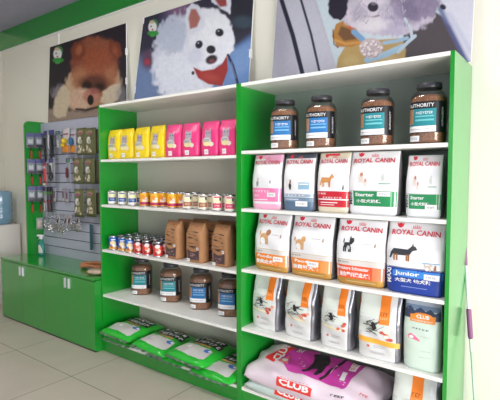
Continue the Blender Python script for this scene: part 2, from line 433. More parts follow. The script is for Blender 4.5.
# ================================================================= COUNTER CABINET
CT = 0.64; CX0, CX1, CY0, CY1 = -3.156, -1.484, -0.068, 0.398
t = thing('counter_cabinet', 'low green counter cabinet with four plain doors under the hanging display', 'cabinet', ((CX0+CX1)/2, (CY0+CY1)/2, 0))
ox, oy = (CX0+CX1)/2, (CY0+CY1)/2
boxobj('carcass', (CX0-ox, CX1-ox, CY0+0.018-oy, CY1-oy, 0.0, CT-0.024), GREEN, t)
boxobj('countertop', (CX0-0.004-ox, CX1-ox, CY0-0.004-oy, CY1-oy, CT-0.02, CT), GREEN, t, bev=0.003)
boxobj('kick_strip', (CX0+0.01-ox, CX1-0.004-ox, CY0+0.004-oy, CY0+0.016-oy, 0.0, 0.012), DARKG, t)
seams = [CX0, -2.712, -2.300, -1.888, CX1]
for i in range(4):
    d = boxobj('door', (seams[i]+0.0004-ox, seams[i+1]-0.0004-ox, CY0-oy, CY0+0.0175-oy, 0.014, CT-0.030), GREEN, t, bev=0.0006)
    hx = (seams[i+1]-0.030) if i % 2 == 0 else (seams[i]+0.030)
    boxobj('handle', (hx-0.009-ox, hx+0.009-ox, CY0-0.016-oy, CY0-0.0-oy, 0.50, 0.59), HAND, d, bev=0.004)['label'] = 'chrome handle'

# ================================================================= SLATWALL DISPLAY
SX0, SX1, SY = -3.055, -1.484, 0.352
t = thing('slatwall_display', 'grey slatted display board with a green end panel, standing on the counter', 'display board', ((SX0+SX1)/2, SY, CT))
sx = (SX0+SX1)/2
bm = bmesh.new()
ztop = 2.085
box(bm, SX0-sx, SX1-sx, 0.010, 0.016, 0, ztop-CT, mi=1)
z = 0.0; edges = [CT]
gz = [0.735+0.1*k for k in range(13)]
zz = [CT]+gz+[ztop]
for a, b in zip(zz[:-1], zz[1:]):
    box(bm, SX0-sx, SX1-sx, 0.0, 0.0105, (a-CT)+(0.0045 if a != CT else 0), (b-CT)-(0.0045 if b != ztop else 0), mi=0)
finish('slat_board', bm, [SLAT, DARKG], t)
bm = bmesh.new()                                          # end panel with a rounded front corner
EX0, EX1 = SX0-0.02, SX0; EYF = 0.17; r = 0.05
pts = [(0.045, 0), (0.045, 1.46)]
pts += [(EYF-SY+r-r*math.sin(a*PI/12), 1.46-r+r*math.cos(a*PI/12)) for a in range(0, 7)] + [(EYF-SY, 0)]
va = [bm.verts.new((EX0-sx, y, z)) for y, z in pts]; vb = [bm.verts.new((EX1-sx, y, z)) for y, z in pts]
bm.faces.new(va); bm.faces.new(vb[::-1])
for i in range(len(pts)): bm.faces.new((va[i], va[i-1], vb[i-1], vb[i]))
bmesh.ops.recalc_face_normals(bm, faces=bm.faces[:])
finish('end_panel', bm, GREEN, t)

# ---- hanging goods. A pack hangs on its own steel hook.
def hook(parent, z, ln=0.07, dx=0.0):
    bm = bmesh.new(); tube(bm, [(dx, ln, z), (dx, 0.0, z), (dx, -0.008, z+0.006)], 0.0022, 6); return finish('hook', bm, WIRE, parent)
def sheet(parent, name, w, h, zc, m, d=0.012, y=0.0, bulge=True, x=0.0):
    bm = bmesh.new(); n = 8; rings = []
    for j in range(n+1):
        v = j/n; rg = []
        for k in range(9):
            u = -1+2*k/8; b = (d/2*(1-u**4)*(1-(2*v-1)**6) if bulge else d/2)+0.0008
            rg.append((x+u*w/2, y-b, zc-h/2+v*h))
        rings.append([bm.verts.new(p) for p in rg]+[bm.verts.new((p[0], 2*y-p[1], p[2])) for p in rg[::-1]])
    N = 18
    for j in range(n):
        for k in range(N): bm.faces.new((rings[j][k], rings[j][(k+1) % N], rings[j+1][(k+1) % N], rings[j+1][k])).smooth = True
    bm.faces.new(rings[0][::-1]); bm.faces.new(rings[-1])
    return finish(name, bm, m, parent)
def plainS(w, h, zb, y): return lambda u, v, off: (u*w/2, y-off, zb+v*h)
def slat_loc(u, v, fwd=0.07):
    p = at(u, v, 1, SY-fwd); return float(p[0]), float(p[2])
OLIVE = mat('olive_green_pack_film', (98, 100, 62), 0.35, var=0.1, scale=20, bump=0.15, bscale=25)
def olive_pack(label, u, v0, v1):
    x, z1 = slat_loc(u, v0); _, z0 = slat_loc(u, v1); h = z1-z0; w = 0.165
    t = thing('treat_pack', label, 'treat pack', (x, SY-0.07, z0), 0, 'olive treat packs on the display board')
    sheet(t, 'pouch', w, h, h/2, OLIVE, 0.03)
    S = lambda a, b, off: (a*w/2, -(0.0158*(1-a**4)*(1-(2*b-1)**6)+0.001)-off, b*h)
    pr = Print(S, 0.001, 0.25, 0.1)
    pr.oval(0, 0.83, 0.55, 0.08, ink((150, 138, 96))); pr.oval(0, 0.80, 0.45, 0.05, ink((150, 84, 110)), 0.0006); pr.done('brand_badge', t)
    pr = Print(S, 0.001, 0.25, 0.1)
    pr.oval(-0.1, 0.55, 0.45, 0.13, ink((214, 214, 208))); pr.oval(0.1, 0.50, 0.3, 0.09, ink((170, 165, 150)), 0.0006)
    pr.oval(0.35, 0.6, 0.14, 0.05, ink((70, 62, 50)), 0.0006); pr.done('animal_print', t)
    rr = random.Random(int(u*7)); pr = Print(S, 0.001, 0.25, 0.1)
    for k in range(8): pr.oval(rr.uniform(-0.6, 0.6), rr.uniform(0.12, 0.33), 0.17, 0.055, ink(rr.choice([(206, 196, 170), (176, 160, 130), (226, 222, 210)])), 0.0002*k)
    pr.done('treat_window', t)
    hook(t, h-0.012)
where = {0: 'top', 1: 'middle', 2: 'lower'}
for r, (v0, v1) in enumerate(((128, 155), (158, 184), (189, 217))):
    for k, u in enumerate(((81.5, 90.5) if r == 0 else (78, 89.5) if r == 1 else (79, 91))):
        olive_pack('olive treat pack in the %s row of the display board, the %s of the pair' % (where[r], ('left', 'right')[k]), u, v0, v1)
# narrow packs at the far right of each row
for r, (v0, v1) in enumerate(((129, 153), (160, 183), (192, 214))):
    x, z1 = slat_loc(98.8, v0, 0.05); _, z0 = slat_loc(98.8, v1, 0.05); h = z1-z0
    t = thing('treat_pack', 'narrow dark treat pack half hidden by the shelving unit, %s row' % where[r], 'treat pack', (x-0.03, SY-0.05, z0))
    sheet(t, 'pouch', 0.085, h, h/2, ink((74, 70, 52)), 0.02); hook(t, h-0.012, 0.05)

def grooming_tool(parent, w, h, handle, card=(116, 118, 134)):
    """blister card with a tool whose handle sticks out below"""
    sheet(parent, 'card', w, h*0.58, h*0.71, ink(card), 0.004, bulge=False)
    S = plainS(w, h*0.58, h*0.42, -0.003)
    pr = Print(S, 0.001); pr.rect(-0.95, 0.95, 0.74, 0.97, ink((66, 72, 130))); pr.rect(-0.6, 0.55, 0.3, 0.6, ink((176, 180, 192)), 0.0004)
    pr.rect(-0.3, 0.3, 0.55, 0.6, ink((96, 160, 80)), 0.0008); pr.done('card_print', parent)
    bm = bmesh.new(); box(bm, -w*0.38, w*0.38, -0.024, -0.006, h*0.46, h*0.54, bev=0.004); tube(bm, [(0, -0.014, h*0.5), (0.002, -0.014, h*0.3)], 0.006, 8)
    finish('tool_head', bm, BLACK, parent)
    bm = bmesh.new(); tube(bm, [(0.002, -0.014, h*0.32), (0.004, -0.014, h*0.22), (0.004, -0.014, h*0.08), (0.004, -0.014, 0.0)], [0.007, 0.011, 0.011, 0.006], 10)
    finish('tool_handle', bm, handle, parent)
RHAND = mat('red_rubber_handle', (168, 50, 40), 0.5)
for r, (v0, v1) in enumerate(((133, 159), (159, 185), (186, 213))):
    for k, y in enumerate((0.205, 0.300)):
        u = (31.5, 38.5)[k]
        xx = EX1+0.05
        z1 = float(at(u, v0, 0, xx)[2]); z0 = float(at(u, v1, 0, xx)[2])
        yy = y
        t = thing('grooming_tool', 'carded grooming tool with red handle on the green end panel, %s row, %s' % (where[r], ('outer one', 'inner one')[k]),
                  'grooming tool', (xx, yy, z0), math.radians(72), 'carded grooming tools on the green end panel')
        grooming_tool(t, 0.082, z1-z0, RHAND)
        hook(t, z1-z0-0.01, 0.05)
t = thing('hanging_packet', 'small clear packet hanging below the grooming tools on the green end panel', 'packet', (EX1+0.04, 0.29, float(at(38.5, 229, 0, EX1)[2])), math.radians(72))
sheet(t, 'packet_film', 0.07, 0.13, 0.065, mat('cloudy_film', (150, 164, 152), 0.3), 0.014); sheet(t, 'packet_goods', 0.04, 0.07, 0.055, ink((196, 170, 168)), 0.008, y=-0.011); hook(t, 0.122, 0.04)

# row 1 and 2 assorted blister packs: name, label, u, v0, v1, width m, painter
def blister(name, label, cat, u, v0, v1, w, card, marks, rows=None, fwd=0.07):
    x, z1 = slat_loc(u, v0, fwd); _, z0 = slat_loc(u, v1, fwd); h = z1-z0
    t = thing(name, label, cat, (x, SY-fwd, z0)); sheet(t, 'card', w, h, h/2, ink(card), 0.008)
    S = plainS(w, h, 0, -0.006); pr = Print(S, 0.0006)
    for i, (a, b, c, d, col) in enumerate(marks): pr.rect(a, b, c, d, ink(col), 0.0004*i)
    pr.done('card_print', t); hook(t, h-0.01, fwd)
    return t, h
t, h = blister('comb_pack', 'narrow carded comb with purple top, far left of the top row on the board', 'grooming comb', 45.5, 131, 160, 0.062, (96, 100, 104), [(-1, 1, 0.84, 1, (66, 60, 120)), (-0.6, -0.1, 0.08, 0.7, (48, 50, 54))])
bm = bmesh.new(); tube(bm, [(0.004, -0.016, h*0.75), (0.010, -0.02, h*0.3), (0.03, -0.02, -0.02)], [0.010, 0.012, 0.008], 10); finish('comb_handle', bm, BLACK, t)
t, h = blister('clipper_pack', 'white and black nail clippers on a dark card with a purple top, top row', 'nail clippers', 51.5, 130, 157, 0.085, (62, 62, 72), [(-1, 1, 0.84, 1, (70, 66, 136))])
bm = bmesh.new(); tube(bm, [(-0.028, -0.018, h*0.8), (-0.026, -0.02, h*0.4), (0.0, -0.02, h*0.3)], [0.008, 0.010, 0.008], 8); finish('white_grip', bm, STICK, t)
bm = bmesh.new(); tube(bm, [(0.015, -0.02, h*0.8), (0.018, -0.022, h*0.45), (0.016, -0.02, 0.02), (0.02, -0.02, -0.02)], [0.012, 0.018, 0.010, 0.008], 8); finish('black_grip', bm, BLACK, t)
blister('brush_pack', 'grey brush on a card with a green flash, in the top row', 'brush', 58.2, 131, 149, 0.075, (140, 142, 152), [(-1, 1, 0.80, 1, (60, 60, 116)), (-0.5, 0.3, 0.84, 0.94, (90, 190, 60)), (-0.5, 0.5, 0.1, 0.5, (196, 198, 204))])
# two toys hanging in clear bags
t, h = blister('squeaky_toy', 'yellow toy on a white card above an orange packet, top row of the board', 'pet toy', 66, 128, 152.5, 0.115, (206, 202, 206), [(-0.8, 0.8, 0.72, 0.78, (140, 60, 100))])
bm = bmesh.new(); bmesh.ops.create_uvsphere(bm, u_segments=16, v_segments=10, radius=0.030, matrix=Matrix.Translation((0.01, -0.03, h*0.46)))
bmesh.ops.create_uvsphere(bm, u_segments=12, v_segments=8, radius=0.022, matrix=Matrix.Translation((-0.018, -0.03, h*0.30))); finish('toy_ball', bm, mat('yellow_toy', (226, 196, 40), 0.4), t, smooth=True)
sheet(t, 'orange_packet', 0.115, h*0.3, h*0.14, mat('orange_film', (206, 128, 30), 0.35), 0.02, y=-0.012)
t, h = blister('squeaky_toy', 'blue toy on a white card above an orange packet, top row of the board', 'pet toy', 73.3, 129, 152.5, 0.085, (190, 188, 198), [(-0.8, 0.8, 0.72, 0.78, (150, 60, 80))])
bm = bmesh.new(); tube(bm, [(0, -0.03, h*0.62), (0, -0.03, h*0.56), (0, -0.03, h*0.36), (0, -0.03, h*0.30)], [0.014, 0.024, 0.024, 0.014], 12); finish('toy_barrel', bm, mat('blue_toy', (38, 98, 150), 0.4), t)
sheet(t, 'orange_packet', 0.08, h*0.3, h*0.14, MATS['orange_film'], 0.02, y=-0.012)
# row 2
blister('brush_pack', 'red and pink carded brush, far left of the middle row on the board', 'brush', 44.3, 158.5, 185, 0.062, (206, 74, 80), [(-1, 1, 0.80, 1, (90, 84, 130)), (-1, 1, 0.62, 0.72, (190, 186, 190)), (-0.5, 0.6, 0.08, 0.14, (40, 36, 40)), (-0.8, 0.8, 0.0, 0.07, (226, 226, 226))])
t, h = blister('clipper_pack', 'silver pet clippers in a grey blister card, middle row', 'nail clippers', 52.0, 158.5, 181.5, 0.105, (150, 152, 164), [(-1, 0.6, 0.82, 1, (60, 66, 120)), (-0.8, 0.3, 0.45, 0.8, (206, 208, 214)), (0.3, 0.6, 0.6, 0.75, (90, 150, 80))])
bm = bmesh.new(); tube(bm, [(-0.02, -0.016, h*0.7), (0.0, -0.02, h*0.4), (-0.03, -0.018, h*0.16), (0.0, -0.018, h*0.06), (0.035, -0.018, h*0.2), (0.02, -0.018, h*0.36)], 0.009, 8); finish('clipper_handles', bm, BLACK, t)
t, h = blister('grooming_tool', 'dark red handled tool in a grey pack with a green dot, middle row', 'grooming tool', 68.2, 158, 183, 0.07, (150, 154, 172), [(-1, 1, 0.82, 1, (70, 76, 112)), (-0.1, 0.5, 0.84, 0.95, (70, 190, 70))])
bm = bmesh.new(); tube(bm, [(0, -0.016, h*0.62), (0, -0.018, h*0.55), (0, -0.018, h*0.25), (0, -0.016, h*0.2)], [0.006, 0.014, 0.014, 0.006], 10); finish('tool_handle', bm, mat('dark_red_rubber', (110, 40, 46), 0.5), t)
# row 3
for k, (u, w, c) in enumerate(((44.8, 0.055, (150, 150, 158)), (48.2, 0.05, (96, 92, 102)), (51.3, 0.05, (70, 68, 78)))):
    blister('collar_pack', 'narrow dark and red carded pack, %s of three in the lower row' % ('left', 'middle', 'right')[k], 'carded pack', u, 187, 212, w, c,
            [(-1, 1, 0.84, 1, (54, 52, 70)), (-0.9, 0.9, 0.72, 0.82, (96, 170, 70)), (-0.9, 0.9, 0.38, 0.46, (170, 50, 56)), (-0.3, 0.3, 0.05, 0.36, ((236, 226, 236), (120, 50, 60), (60, 56, 64))[k])], fwd=0.07-0.02*k)
for k, (u, v0, v1) in enumerate(((54.3, 188, 202), (63.5, 188, 202), (67.0, 189, 203))):
    blister('tag_pack', 'tiny clear packet of pet tags in the lower row, %s' % ('the one beside the collar packs', 'the one in the middle', 'the one beside the olive packs')[k], 'packet', u, v0, v1, 0.05, (150, 148, 160),
            [(-0.6, 0.5, 0.3, 0.75, (112, 70, 86)), (-0.2, 0.6, 0.1, 0.28, (196, 190, 180))], fwd=0.04)
# chains, bells and charms under the lower row
def chain(label, u, v0, v1, n, col, w=0.02, fwd=0.045, big=False):
    x, z1 = slat_loc(u, v0, fwd); _, z0 = slat_loc(u, v1, fwd); h = z1-z0
    t = thing('bell_chain', label, 'pet chain', (x, SY-fwd, z0)); rr = random.Random(int(u*3))
    bm = bmesh.new()
    for i in range(n):
        a = i/n; zc = h*(1-a)-0.015; xo = w*math.sin(a*9+u)
        R = 0.011
        tube(bm, [(xo+R*math.cos(q*PI/4)*(1 if i % 2 else 0.3), -0.004+R*math.cos(q*PI/4)*(0.2 if i % 2 else 0.9), zc+R*1.3*math.sin(q*PI/4)) for q in range(9)], 0.0028, 5, caps=False)
    finish('chain_links', bm, CHROME, t)
    bm = bmesh.new()
    for i in range(3 if big else 2):
        bmesh.ops.create_uvsphere(bm, u_segments=10, v_segments=8, radius=0.013 if not big else 0.018, matrix=Matrix.Translation((rr.uniform(-0.025, 0.025), -0.012, 0.015+0.032*i)))
    finish('bell', bm, col, t, smooth=True); hook(t, h-0.012, fwd)
BELL = mat('silver_bell', (222, 214, 216), 0.2, metal=0.7); GOLDB = mat('dull_gold_bell', (150, 140, 110), 0.35, metal=0.6)
CH = [(46, 213, 226, BELL), (49.5, 214, 231, BELL), (52.5, 213, 233, BELL), (56.5, 214, 229, GOLDB), (60, 214, 232, GOLDB), (64, 215, 234, GOLDB), (68, 215, 231, BELL), (72, 215, 229, GOLDB), (76, 216, 231, GOLDB), (80, 216, 230, BELL)]
ords = ['first', 'second', 'third', 'fourth', 'fifth', 'sixth', 'seventh', 'eighth', 'ninth', 'last']
for k, (u, a, b, c) in enumerate(CH):
    chain('short metal chain with bells under the packs, %s from the left' % ords[k], u, a, b, 7, c, big=(k == 2))
CARDT = mat('pale_tag_card', (176, 172, 176), 0.5)
for k, u in enumerate((58.2, 66, 70, 78)):
    x, z1 = slat_loc(u, 214, 0.06); t = thing('charm_card', 'small pale charm card hanging among the bell chains, %s from the left' % ords[k], 'charm card', (x, SY-0.06, z1-0.13))
    sheet(t, 'card', 0.045, 0.12, 0.065, CARDT, 0.004); bm = bmesh.new(); tube(bm, [(-0.012, -0.008, 0.03), (0.0, -0.01, 0.06), (0.014, -0.008, 0.09)], [0.004, 0.008, 0.004], 8); finish('charm', bm, mat('dark_charm', (84, 60, 66), 0.4), t); hook(t, 0.118, 0.06)
# teal comb
x, z1 = slat_loc(91.3, 224, 0.03); _, z0 = slat_loc(91.3, 250, 0.03); h = z1-z0
t = thing('long_comb', 'long teal comb hanging on the lower right of the grey display board', 'comb', (x, SY-0.03, z0))
bm = bmesh.new(); box(bm, -0.024, -0.006, -0.006, 0.006, 0, h, bev=0.003)
for k in range(46): box(bm, -0.007, 0.022, -0.0025, 0.0025, 0.006+k*(h-0.012)/46, 0.006+k*(h-0.012)/46+0.0035)
finish('comb_body', bm, mat('teal_plastic', (38, 92, 108), 0.4), t); hook(t, h-0.015, 0.03, -0.015)

# ---- on the counter
p = at(41, 252.2, 2, CT)
SBX, SBY = -2.915, 0.250
t = thing('spray_bottle', 'clear teal spray bottle with white trigger head, standing on the counter', 'spray bottle', (SBX, SBY, CT), math.radians(25))
bm = bmesh.new(); lathe(bm, [(0.030, 0.0), (0.037, 0.006), (0.038, 0.09), (0.034, 0.125), (0.018, 0.155), (0.013, 0.170), (0.013, 0.180)], 24, 1.0, 0.75, 2.4)
finish('bottle', bm, mat('teal_liquid_bottle', (48, 138, 132), 0.15, coat=0.5), t)
S = lambda u, v, off: ((0.038+off)*math.sin(u), -(0.0285+off)*math.cos(u), v)
pr = Print(S, 0.0015, 0.2, 0.05); pr.poly([(-0.5, 0.03), (0.8, 0.03), (0.8, 0.06), (0.1, 0.118), (-0.5, 0.118)], ink((206, 212, 196))); pr.done('bottle_label', t)
bm = bmesh.new(); lathe(bm, [(0.016, 0.178), (0.016, 0.196), (0.011, 0.200), (0.011, 0.208)], 16)
box(bm, -0.042, 0.028, -0.011, 0.011, 0.206, 0.226, bev=0.004); box(bm, -0.05, -0.042, -0.007, 0.007, 0.212, 0.224, bev=0.002)
tube(bm, [(-0.018, 0, 0.207), (-0.026, 0, 0.19), (-0.034, 0, 0.172)], [0.005, 0.004, 0.003], 8)
finish('trigger_head', bm, STICK, t)

CHEW = mat('rawhide_chew', (176, 112, 74), 0.55, var=0.25, scale=25, bump=0.3, bscale=50)
base = at(92, 268, 2, CT); bx, by = -1.80, 0.14
for k, (dx, dy, a, L, lab) in enumerate(((-0.11, 0.05, 0.5, 0.20, 'slim brown dog chew lying at the far left of the pile on the counter'),
                                     (-0.02, -0.01, 0.25, 0.24, 'thick brown dog chew lying in front of the pile on the counter'),
                                     (0.10, 0.05, 0.1, 0.22, 'brown dog chew lying against the shelving unit on the counter'))):
    t = thing('dog_chew', lab, 'dog chew', (bx+dx, by+dy, CT), a)
    bm = bmesh.new(); n = 12; pts = []; rad = []
    for i in range(n+1):
        q = i/n; pts.append(((q-0.5)*L, 0.006*math.sin(q*7+k), 0.024+0.010*math.sin(q*3.1)+0.012*(k == 0)*q)); rad.append(0.016+0.006*abs(math.cos(q*PI))*(1 if 0.05 < q < 0.95 else 0.5)+0.002*math.sin(q*19))
    tube(bm, pts, rad, 12); finish('chew', bm, CHEW, t)
t = thing('dog_chew', 'brown dog chew lying on top of the pile on the counter', 'dog chew', (bx+0.04, by+0.03, CT+0.052), 0.45)
bm = bmesh.new(); tube(bm, [(-0.12, 0, 0.005), (-0.06, 0.004, 0.012), (0.0, 0, 0.014), (0.06, -0.004, 0.012), (0.11, 0, 0.004)], [0.010, 0.014, 0.012, 0.014, 0.010], 12); finish('chew', bm, CHEW, t)
t = thing('chew_packet', 'clear crumpled packet with pale contents in front of the brown chews', 'packet', (bx+0.20, by-0.10, CT), 0.35)
bm = bmesh.new(); bmesh.ops.create_uvsphere(bm, u_segments=24, v_segments=12, radius=1)
for v in bm.verts:
    n_ = 1+0.12*math.sin(v.co.x*9+v.co.y*5)*math.sin(v.co.z*7+v.co.y*8); v.co = Vector((v.co.x*0.10*n_, v.co.y*0.05*n_, max(0, 0.026+v.co.z*0.026*n_)))
finish('packet_film', bm, mat('crumpled_packet', (184, 160, 140), 0.22, var=0.2, scale=30, coat=0.6), t, smooth=True)

# ================================================================= WATER COOLER
t = thing('water_cooler', 'white water cooler with a blue bottle beside the green counter', 'water cooler', (-3.80, 0.215, 0))
COOL = mat('cooler_plastic', (214, 208, 206), 0.4)
bm = bmesh.new(); box(bm, -0.185, 0.175, -0.16, 0.16, 0.0, 0.93, bev=0.015); finish('cooler_body', bm, COOL, t)
boxobj('badge', (0.02, 0.11, -0.163, -0.158, 0.855, 0.875), ink((110, 110, 118)), t)
boxobj('drip_recess', (-0.13, 0.12, -0.163, -0.155, 0.38, 0.62), BLACK, t)
for s in (-0.06, 0.05):
    bm = bmesh.new(); tube(bm, [(s, -0.16, 0.6), (s, -0.20, 0.6), (s, -0.205, 0.57)], 0.012, 10); finish('tap', bm, ink((60, 110, 190) if s > 0 else (190, 60, 60)), t)
bm = bmesh.new(); lathe(bm, [(0.10, 0.93), (0.10, 0.95), (0.128, 0.98), (0.132, 1.03), (0.126, 1.045), (0.132, 1.06), (0.132, 1.11), (0.126, 1.125), (0.132, 1.14), (0.132, 1.29), (0.125, 1.315), (0.08, 1.33), (0.0, 1.332)], 32, cx=0.03)
finish('water_bottle', bm, mat('blue_water_bottle', (112, 146, 172), 0.12, coat=0.6), t)
bm = bmesh.new(); tube(bm, [(X(16.2, 240, 0.39), 0.385, 0.0), (X(16.2, 240, 0.39), 0.385, 0.93)], 0.012, 8)
tag(finish('shadow_gap_strip', bm, ink((92, 84, 80))), 'thin dark strip standing in for the shadow between water cooler and counter', 'shadow strip')  # dark strip standing in for the shadow gap at the cooler's right edge

# ================================================================= POSTERS
def smooth(x): x = np.clip(x, 0, 1); return x*x*(3-2*x)
def vnoise(x, y, s, seed):
    """smooth value noise on arrays"""
    rs = np.random.RandomState(seed); T = rs.rand(64, 64)
    a = x/s; b = y/s; i = np.floor(a).astype(int); j = np.floor(b).astype(int); fa = smooth(a-i); fb = smooth(b-j)
    g = lambda p, q: T[p % 64, q % 64]
    return (g(i, j)*(1-fa)+g(i+1, j)*fa)*(1-fb)+(g(i, j+1)*(1-fa)+g(i+1, j+1)*fa)*fb
class Paint:
    def __init__(self, U, V, base): self.U, self.V = U, V; self.c = np.ones(U.shape+(3,))*np.array(lin(base))
    K = 1.2
    def blend(self, m, col):
        m = m[..., None]; self.c = self.c*(1-m)+np.array(lin(col))*m; return self
    def ell(self, u, v, ru, rv, col, soft=1.0, rot=0.0, fur=0.0, a=1.0, fs=2.5):
        c, s = math.cos(rot), math.sin(rot); du, dv = self.U-u, self.V-v
        x = (du*c+dv*s)/ru; y = (-du*s+dv*c)/rv; d = (1-np.sqrt(x*x+y*y))*min(ru, rv)
        if fur: d = d+fur*(vnoise(self.U*1.0+50, self.V*0.6+50, fs, 3)-0.5)*2
        return self.blend(a*smooth(d/(soft*self.K)+0.5), col)
    def poly(self, pts, col, soft=1.0, fur=0.0, a=1.0):
        P = np.array(pts, float); n = len(P); U, V = self.U, self.V
        d = np.full(U.shape, 1e9); ins = np.zeros(U.shape, bool)
        for i in range(n):
            x0, y0 = P[i]; x1, y1 = P[(i+1) % n]; ex, ey = x1-x0, y1-y0
            t = np.clip(((U-x0)*ex+(V-y0)*ey)/(ex*ex+ey*ey+1e-9), 0, 1)
            d = np.minimum(d, np.hypot(U-x0-t*ex, V-y0-t*ey))
            cond = ((y0 > V) != (y1 > V)) & (U < (x1-x0)*(V-y0)/(y1-y0+1e-12)+x0); ins ^= cond
        d = np.where(ins, d, -d)
        if fur: d = d+fur*(vnoise(U+50, V*0.6+50, 2.5, 5)-0.5)*2
        return self.blend(a*smooth(d/(soft*self.K)+0.5), col)
    def line(self, pts, w, col, soft=0.8, a=1.0):
        d = np.full(self.U.shape, 1e9)
        for (x0, y0), (x1, y1) in zip(pts[:-1], pts[1:]):
            ex, ey = x1-x0, y1-y0; t = np.clip(((self.U-x0)*ex+(self.V-y0)*ey)/(ex*ex+ey*ey), 0, 1)
            d = np.minimum(d, np.hypot(self.U-x0-t*ex, self.V-y0-t*ey))
        return self.blend(a*smooth((w/2-d)/soft+0.5), col)
    def fur(self, u, v, ru, rv, amt, ang=0.0, s=1.3):
        """streaky coat texture inside an oval, strands fanning out from its centre"""
        du, dv = self.U-u, self.V-v; r = np.hypot(du/ru, dv/rv); m = smooth((1.05-r)*3)
        th = np.arctan2(dv, du); n = vnoise(th*14/s+200, np.hypot(du, dv)/3.2+50, 1.0, 11)*0.6+vnoise(self.U/s+90, self.V/(s*2.2)+90, 1.0, 12)*0.4
        self.c *= (1+amt*m*(n-0.5)*2)[..., None]; return self
    def grain(self, amt, s, seed=1):
        n = vnoise(self.U+90, self.V+90, s, seed)*0.6+vnoise(self.U*2.1+90, self.V*2.1+90, s, seed+1)*0.4
        self.c *= (1+amt*(n-0.5)*2)[..., None]; return self
def poster(label, xb0, xb1, yb, xt0, xt1, yt, z0, z1, painter, nx, ny, base, gain=1.0, clips=()):
    """board leaning on the wall: bottom edge yb, top edge yt"""
    t = thing('poster_board', label, 'poster', ((xb0+xb1)/2, yb, z0)); o = np.array([(xb0+xb1)/2, yb, z0])
    def Q(a, b, off=0.0): return np.array([(xb0*(1-a)+xb1*a)*(1-b)+(xt0*(1-a)+xt1*a)*b, yb*(1-b)+yt*b-off, z0+(z1-z0)*b])-o
    bm = bmesh.new(); f = [bm.verts.new(Q(a, b)) for a, b in ((0, 0), (1, 0), (1, 1), (0, 1))]; k = [bm.verts.new(Q(a, b, -0.010)) for a, b in ((0, 0), (1, 0), (1, 1), (0, 1))]
    bm.faces.new(f); bm.faces.new(k[::-1])
    for i in range(4): bm.faces.new((f[i-1], k[i-1], k[i], f[i]))
    bmesh.ops.recalc_face_normals(bm, faces=bm.faces[:]); finish('board', bm, STICK, t)
    A, B = np.meshgrid(np.linspace(0, 1, nx), np.linspace(0, 1, ny))
    Pp = np.stack([Q(a, b, 0.0012) for a, b in zip(A.ravel(), B.ravel())])
    W = Pp+o-CAM; zz = W@FW; U = (250+FPX*(W@RT)/zz).reshape(A.shape); V = (200-FPX*(W@UP)/zz).reshape(A.shape)
    pt = Paint(U, V, base); painter(pt); col = np.clip(pt.c*gain, 0, 1)
    me = bpy.data.meshes.new('print')
    idx = np.arange(nx*ny).reshape(ny, nx); q = np.stack([idx[:-1, :-1], idx[:-1, 1:], idx[1:, 1:], idx[1:, :-1]], -1).reshape(-1, 4)
    me.from_pydata([tuple(p) for p in Pp], [], [tuple(int(i) for i in r) for r in q])
    at_ = me.color_attributes.new('Print', 'FLOAT_COLOR', 'POINT')
    at_.data.foreach_set('color', np.concatenate([col.reshape(-1, 3), np.ones((nx*ny, 1))], 1).astype(np.float32).ravel())
    me.materials.append(attr_mat('poster_print', 0.5)); pr = bpy.data.objects.new('print', me); C.objects.link(pr); pr.parent = t
    for (a, b) in clips:
        q0 = Q(a, b); boxobj('clip', (q0[0]-0.008, q0[0]+0.008, q0[1]-0.006, q0[1]+0.014, q0[2]-0.03, q0[2]+0.03), STICK, t, bev=0.002)
    return t
def shop_logo(p, u, v, s=1.0):
    p.ell(u+1.5*s, v-3*s, 4*s, 5*s, (70, 130, 80), 0.8); p.ell(u, v, 4.2*s, 5.6*s, (236, 236, 236), 0.8); p.ell(u-0.5, v-5*s, 2.4*s, 1.6*s, (206, 190, 150), 0.6)
    p.ell(u+0.5*s, v+6.2*s, 5.6*s, 2.4*s, (50, 150, 60), 0.8); p.ell(u, v+8.3*s, 2.6*s, 1.6*s, (70, 160, 76), 0.6); p.ell(u-1.4*s, v-0.6*s, 0.7, 0.9, (50, 50, 60), 0.5)
    p.ell(u, v+2.6*s, 1.0, 0.8, (196, 60, 50), 0.5)
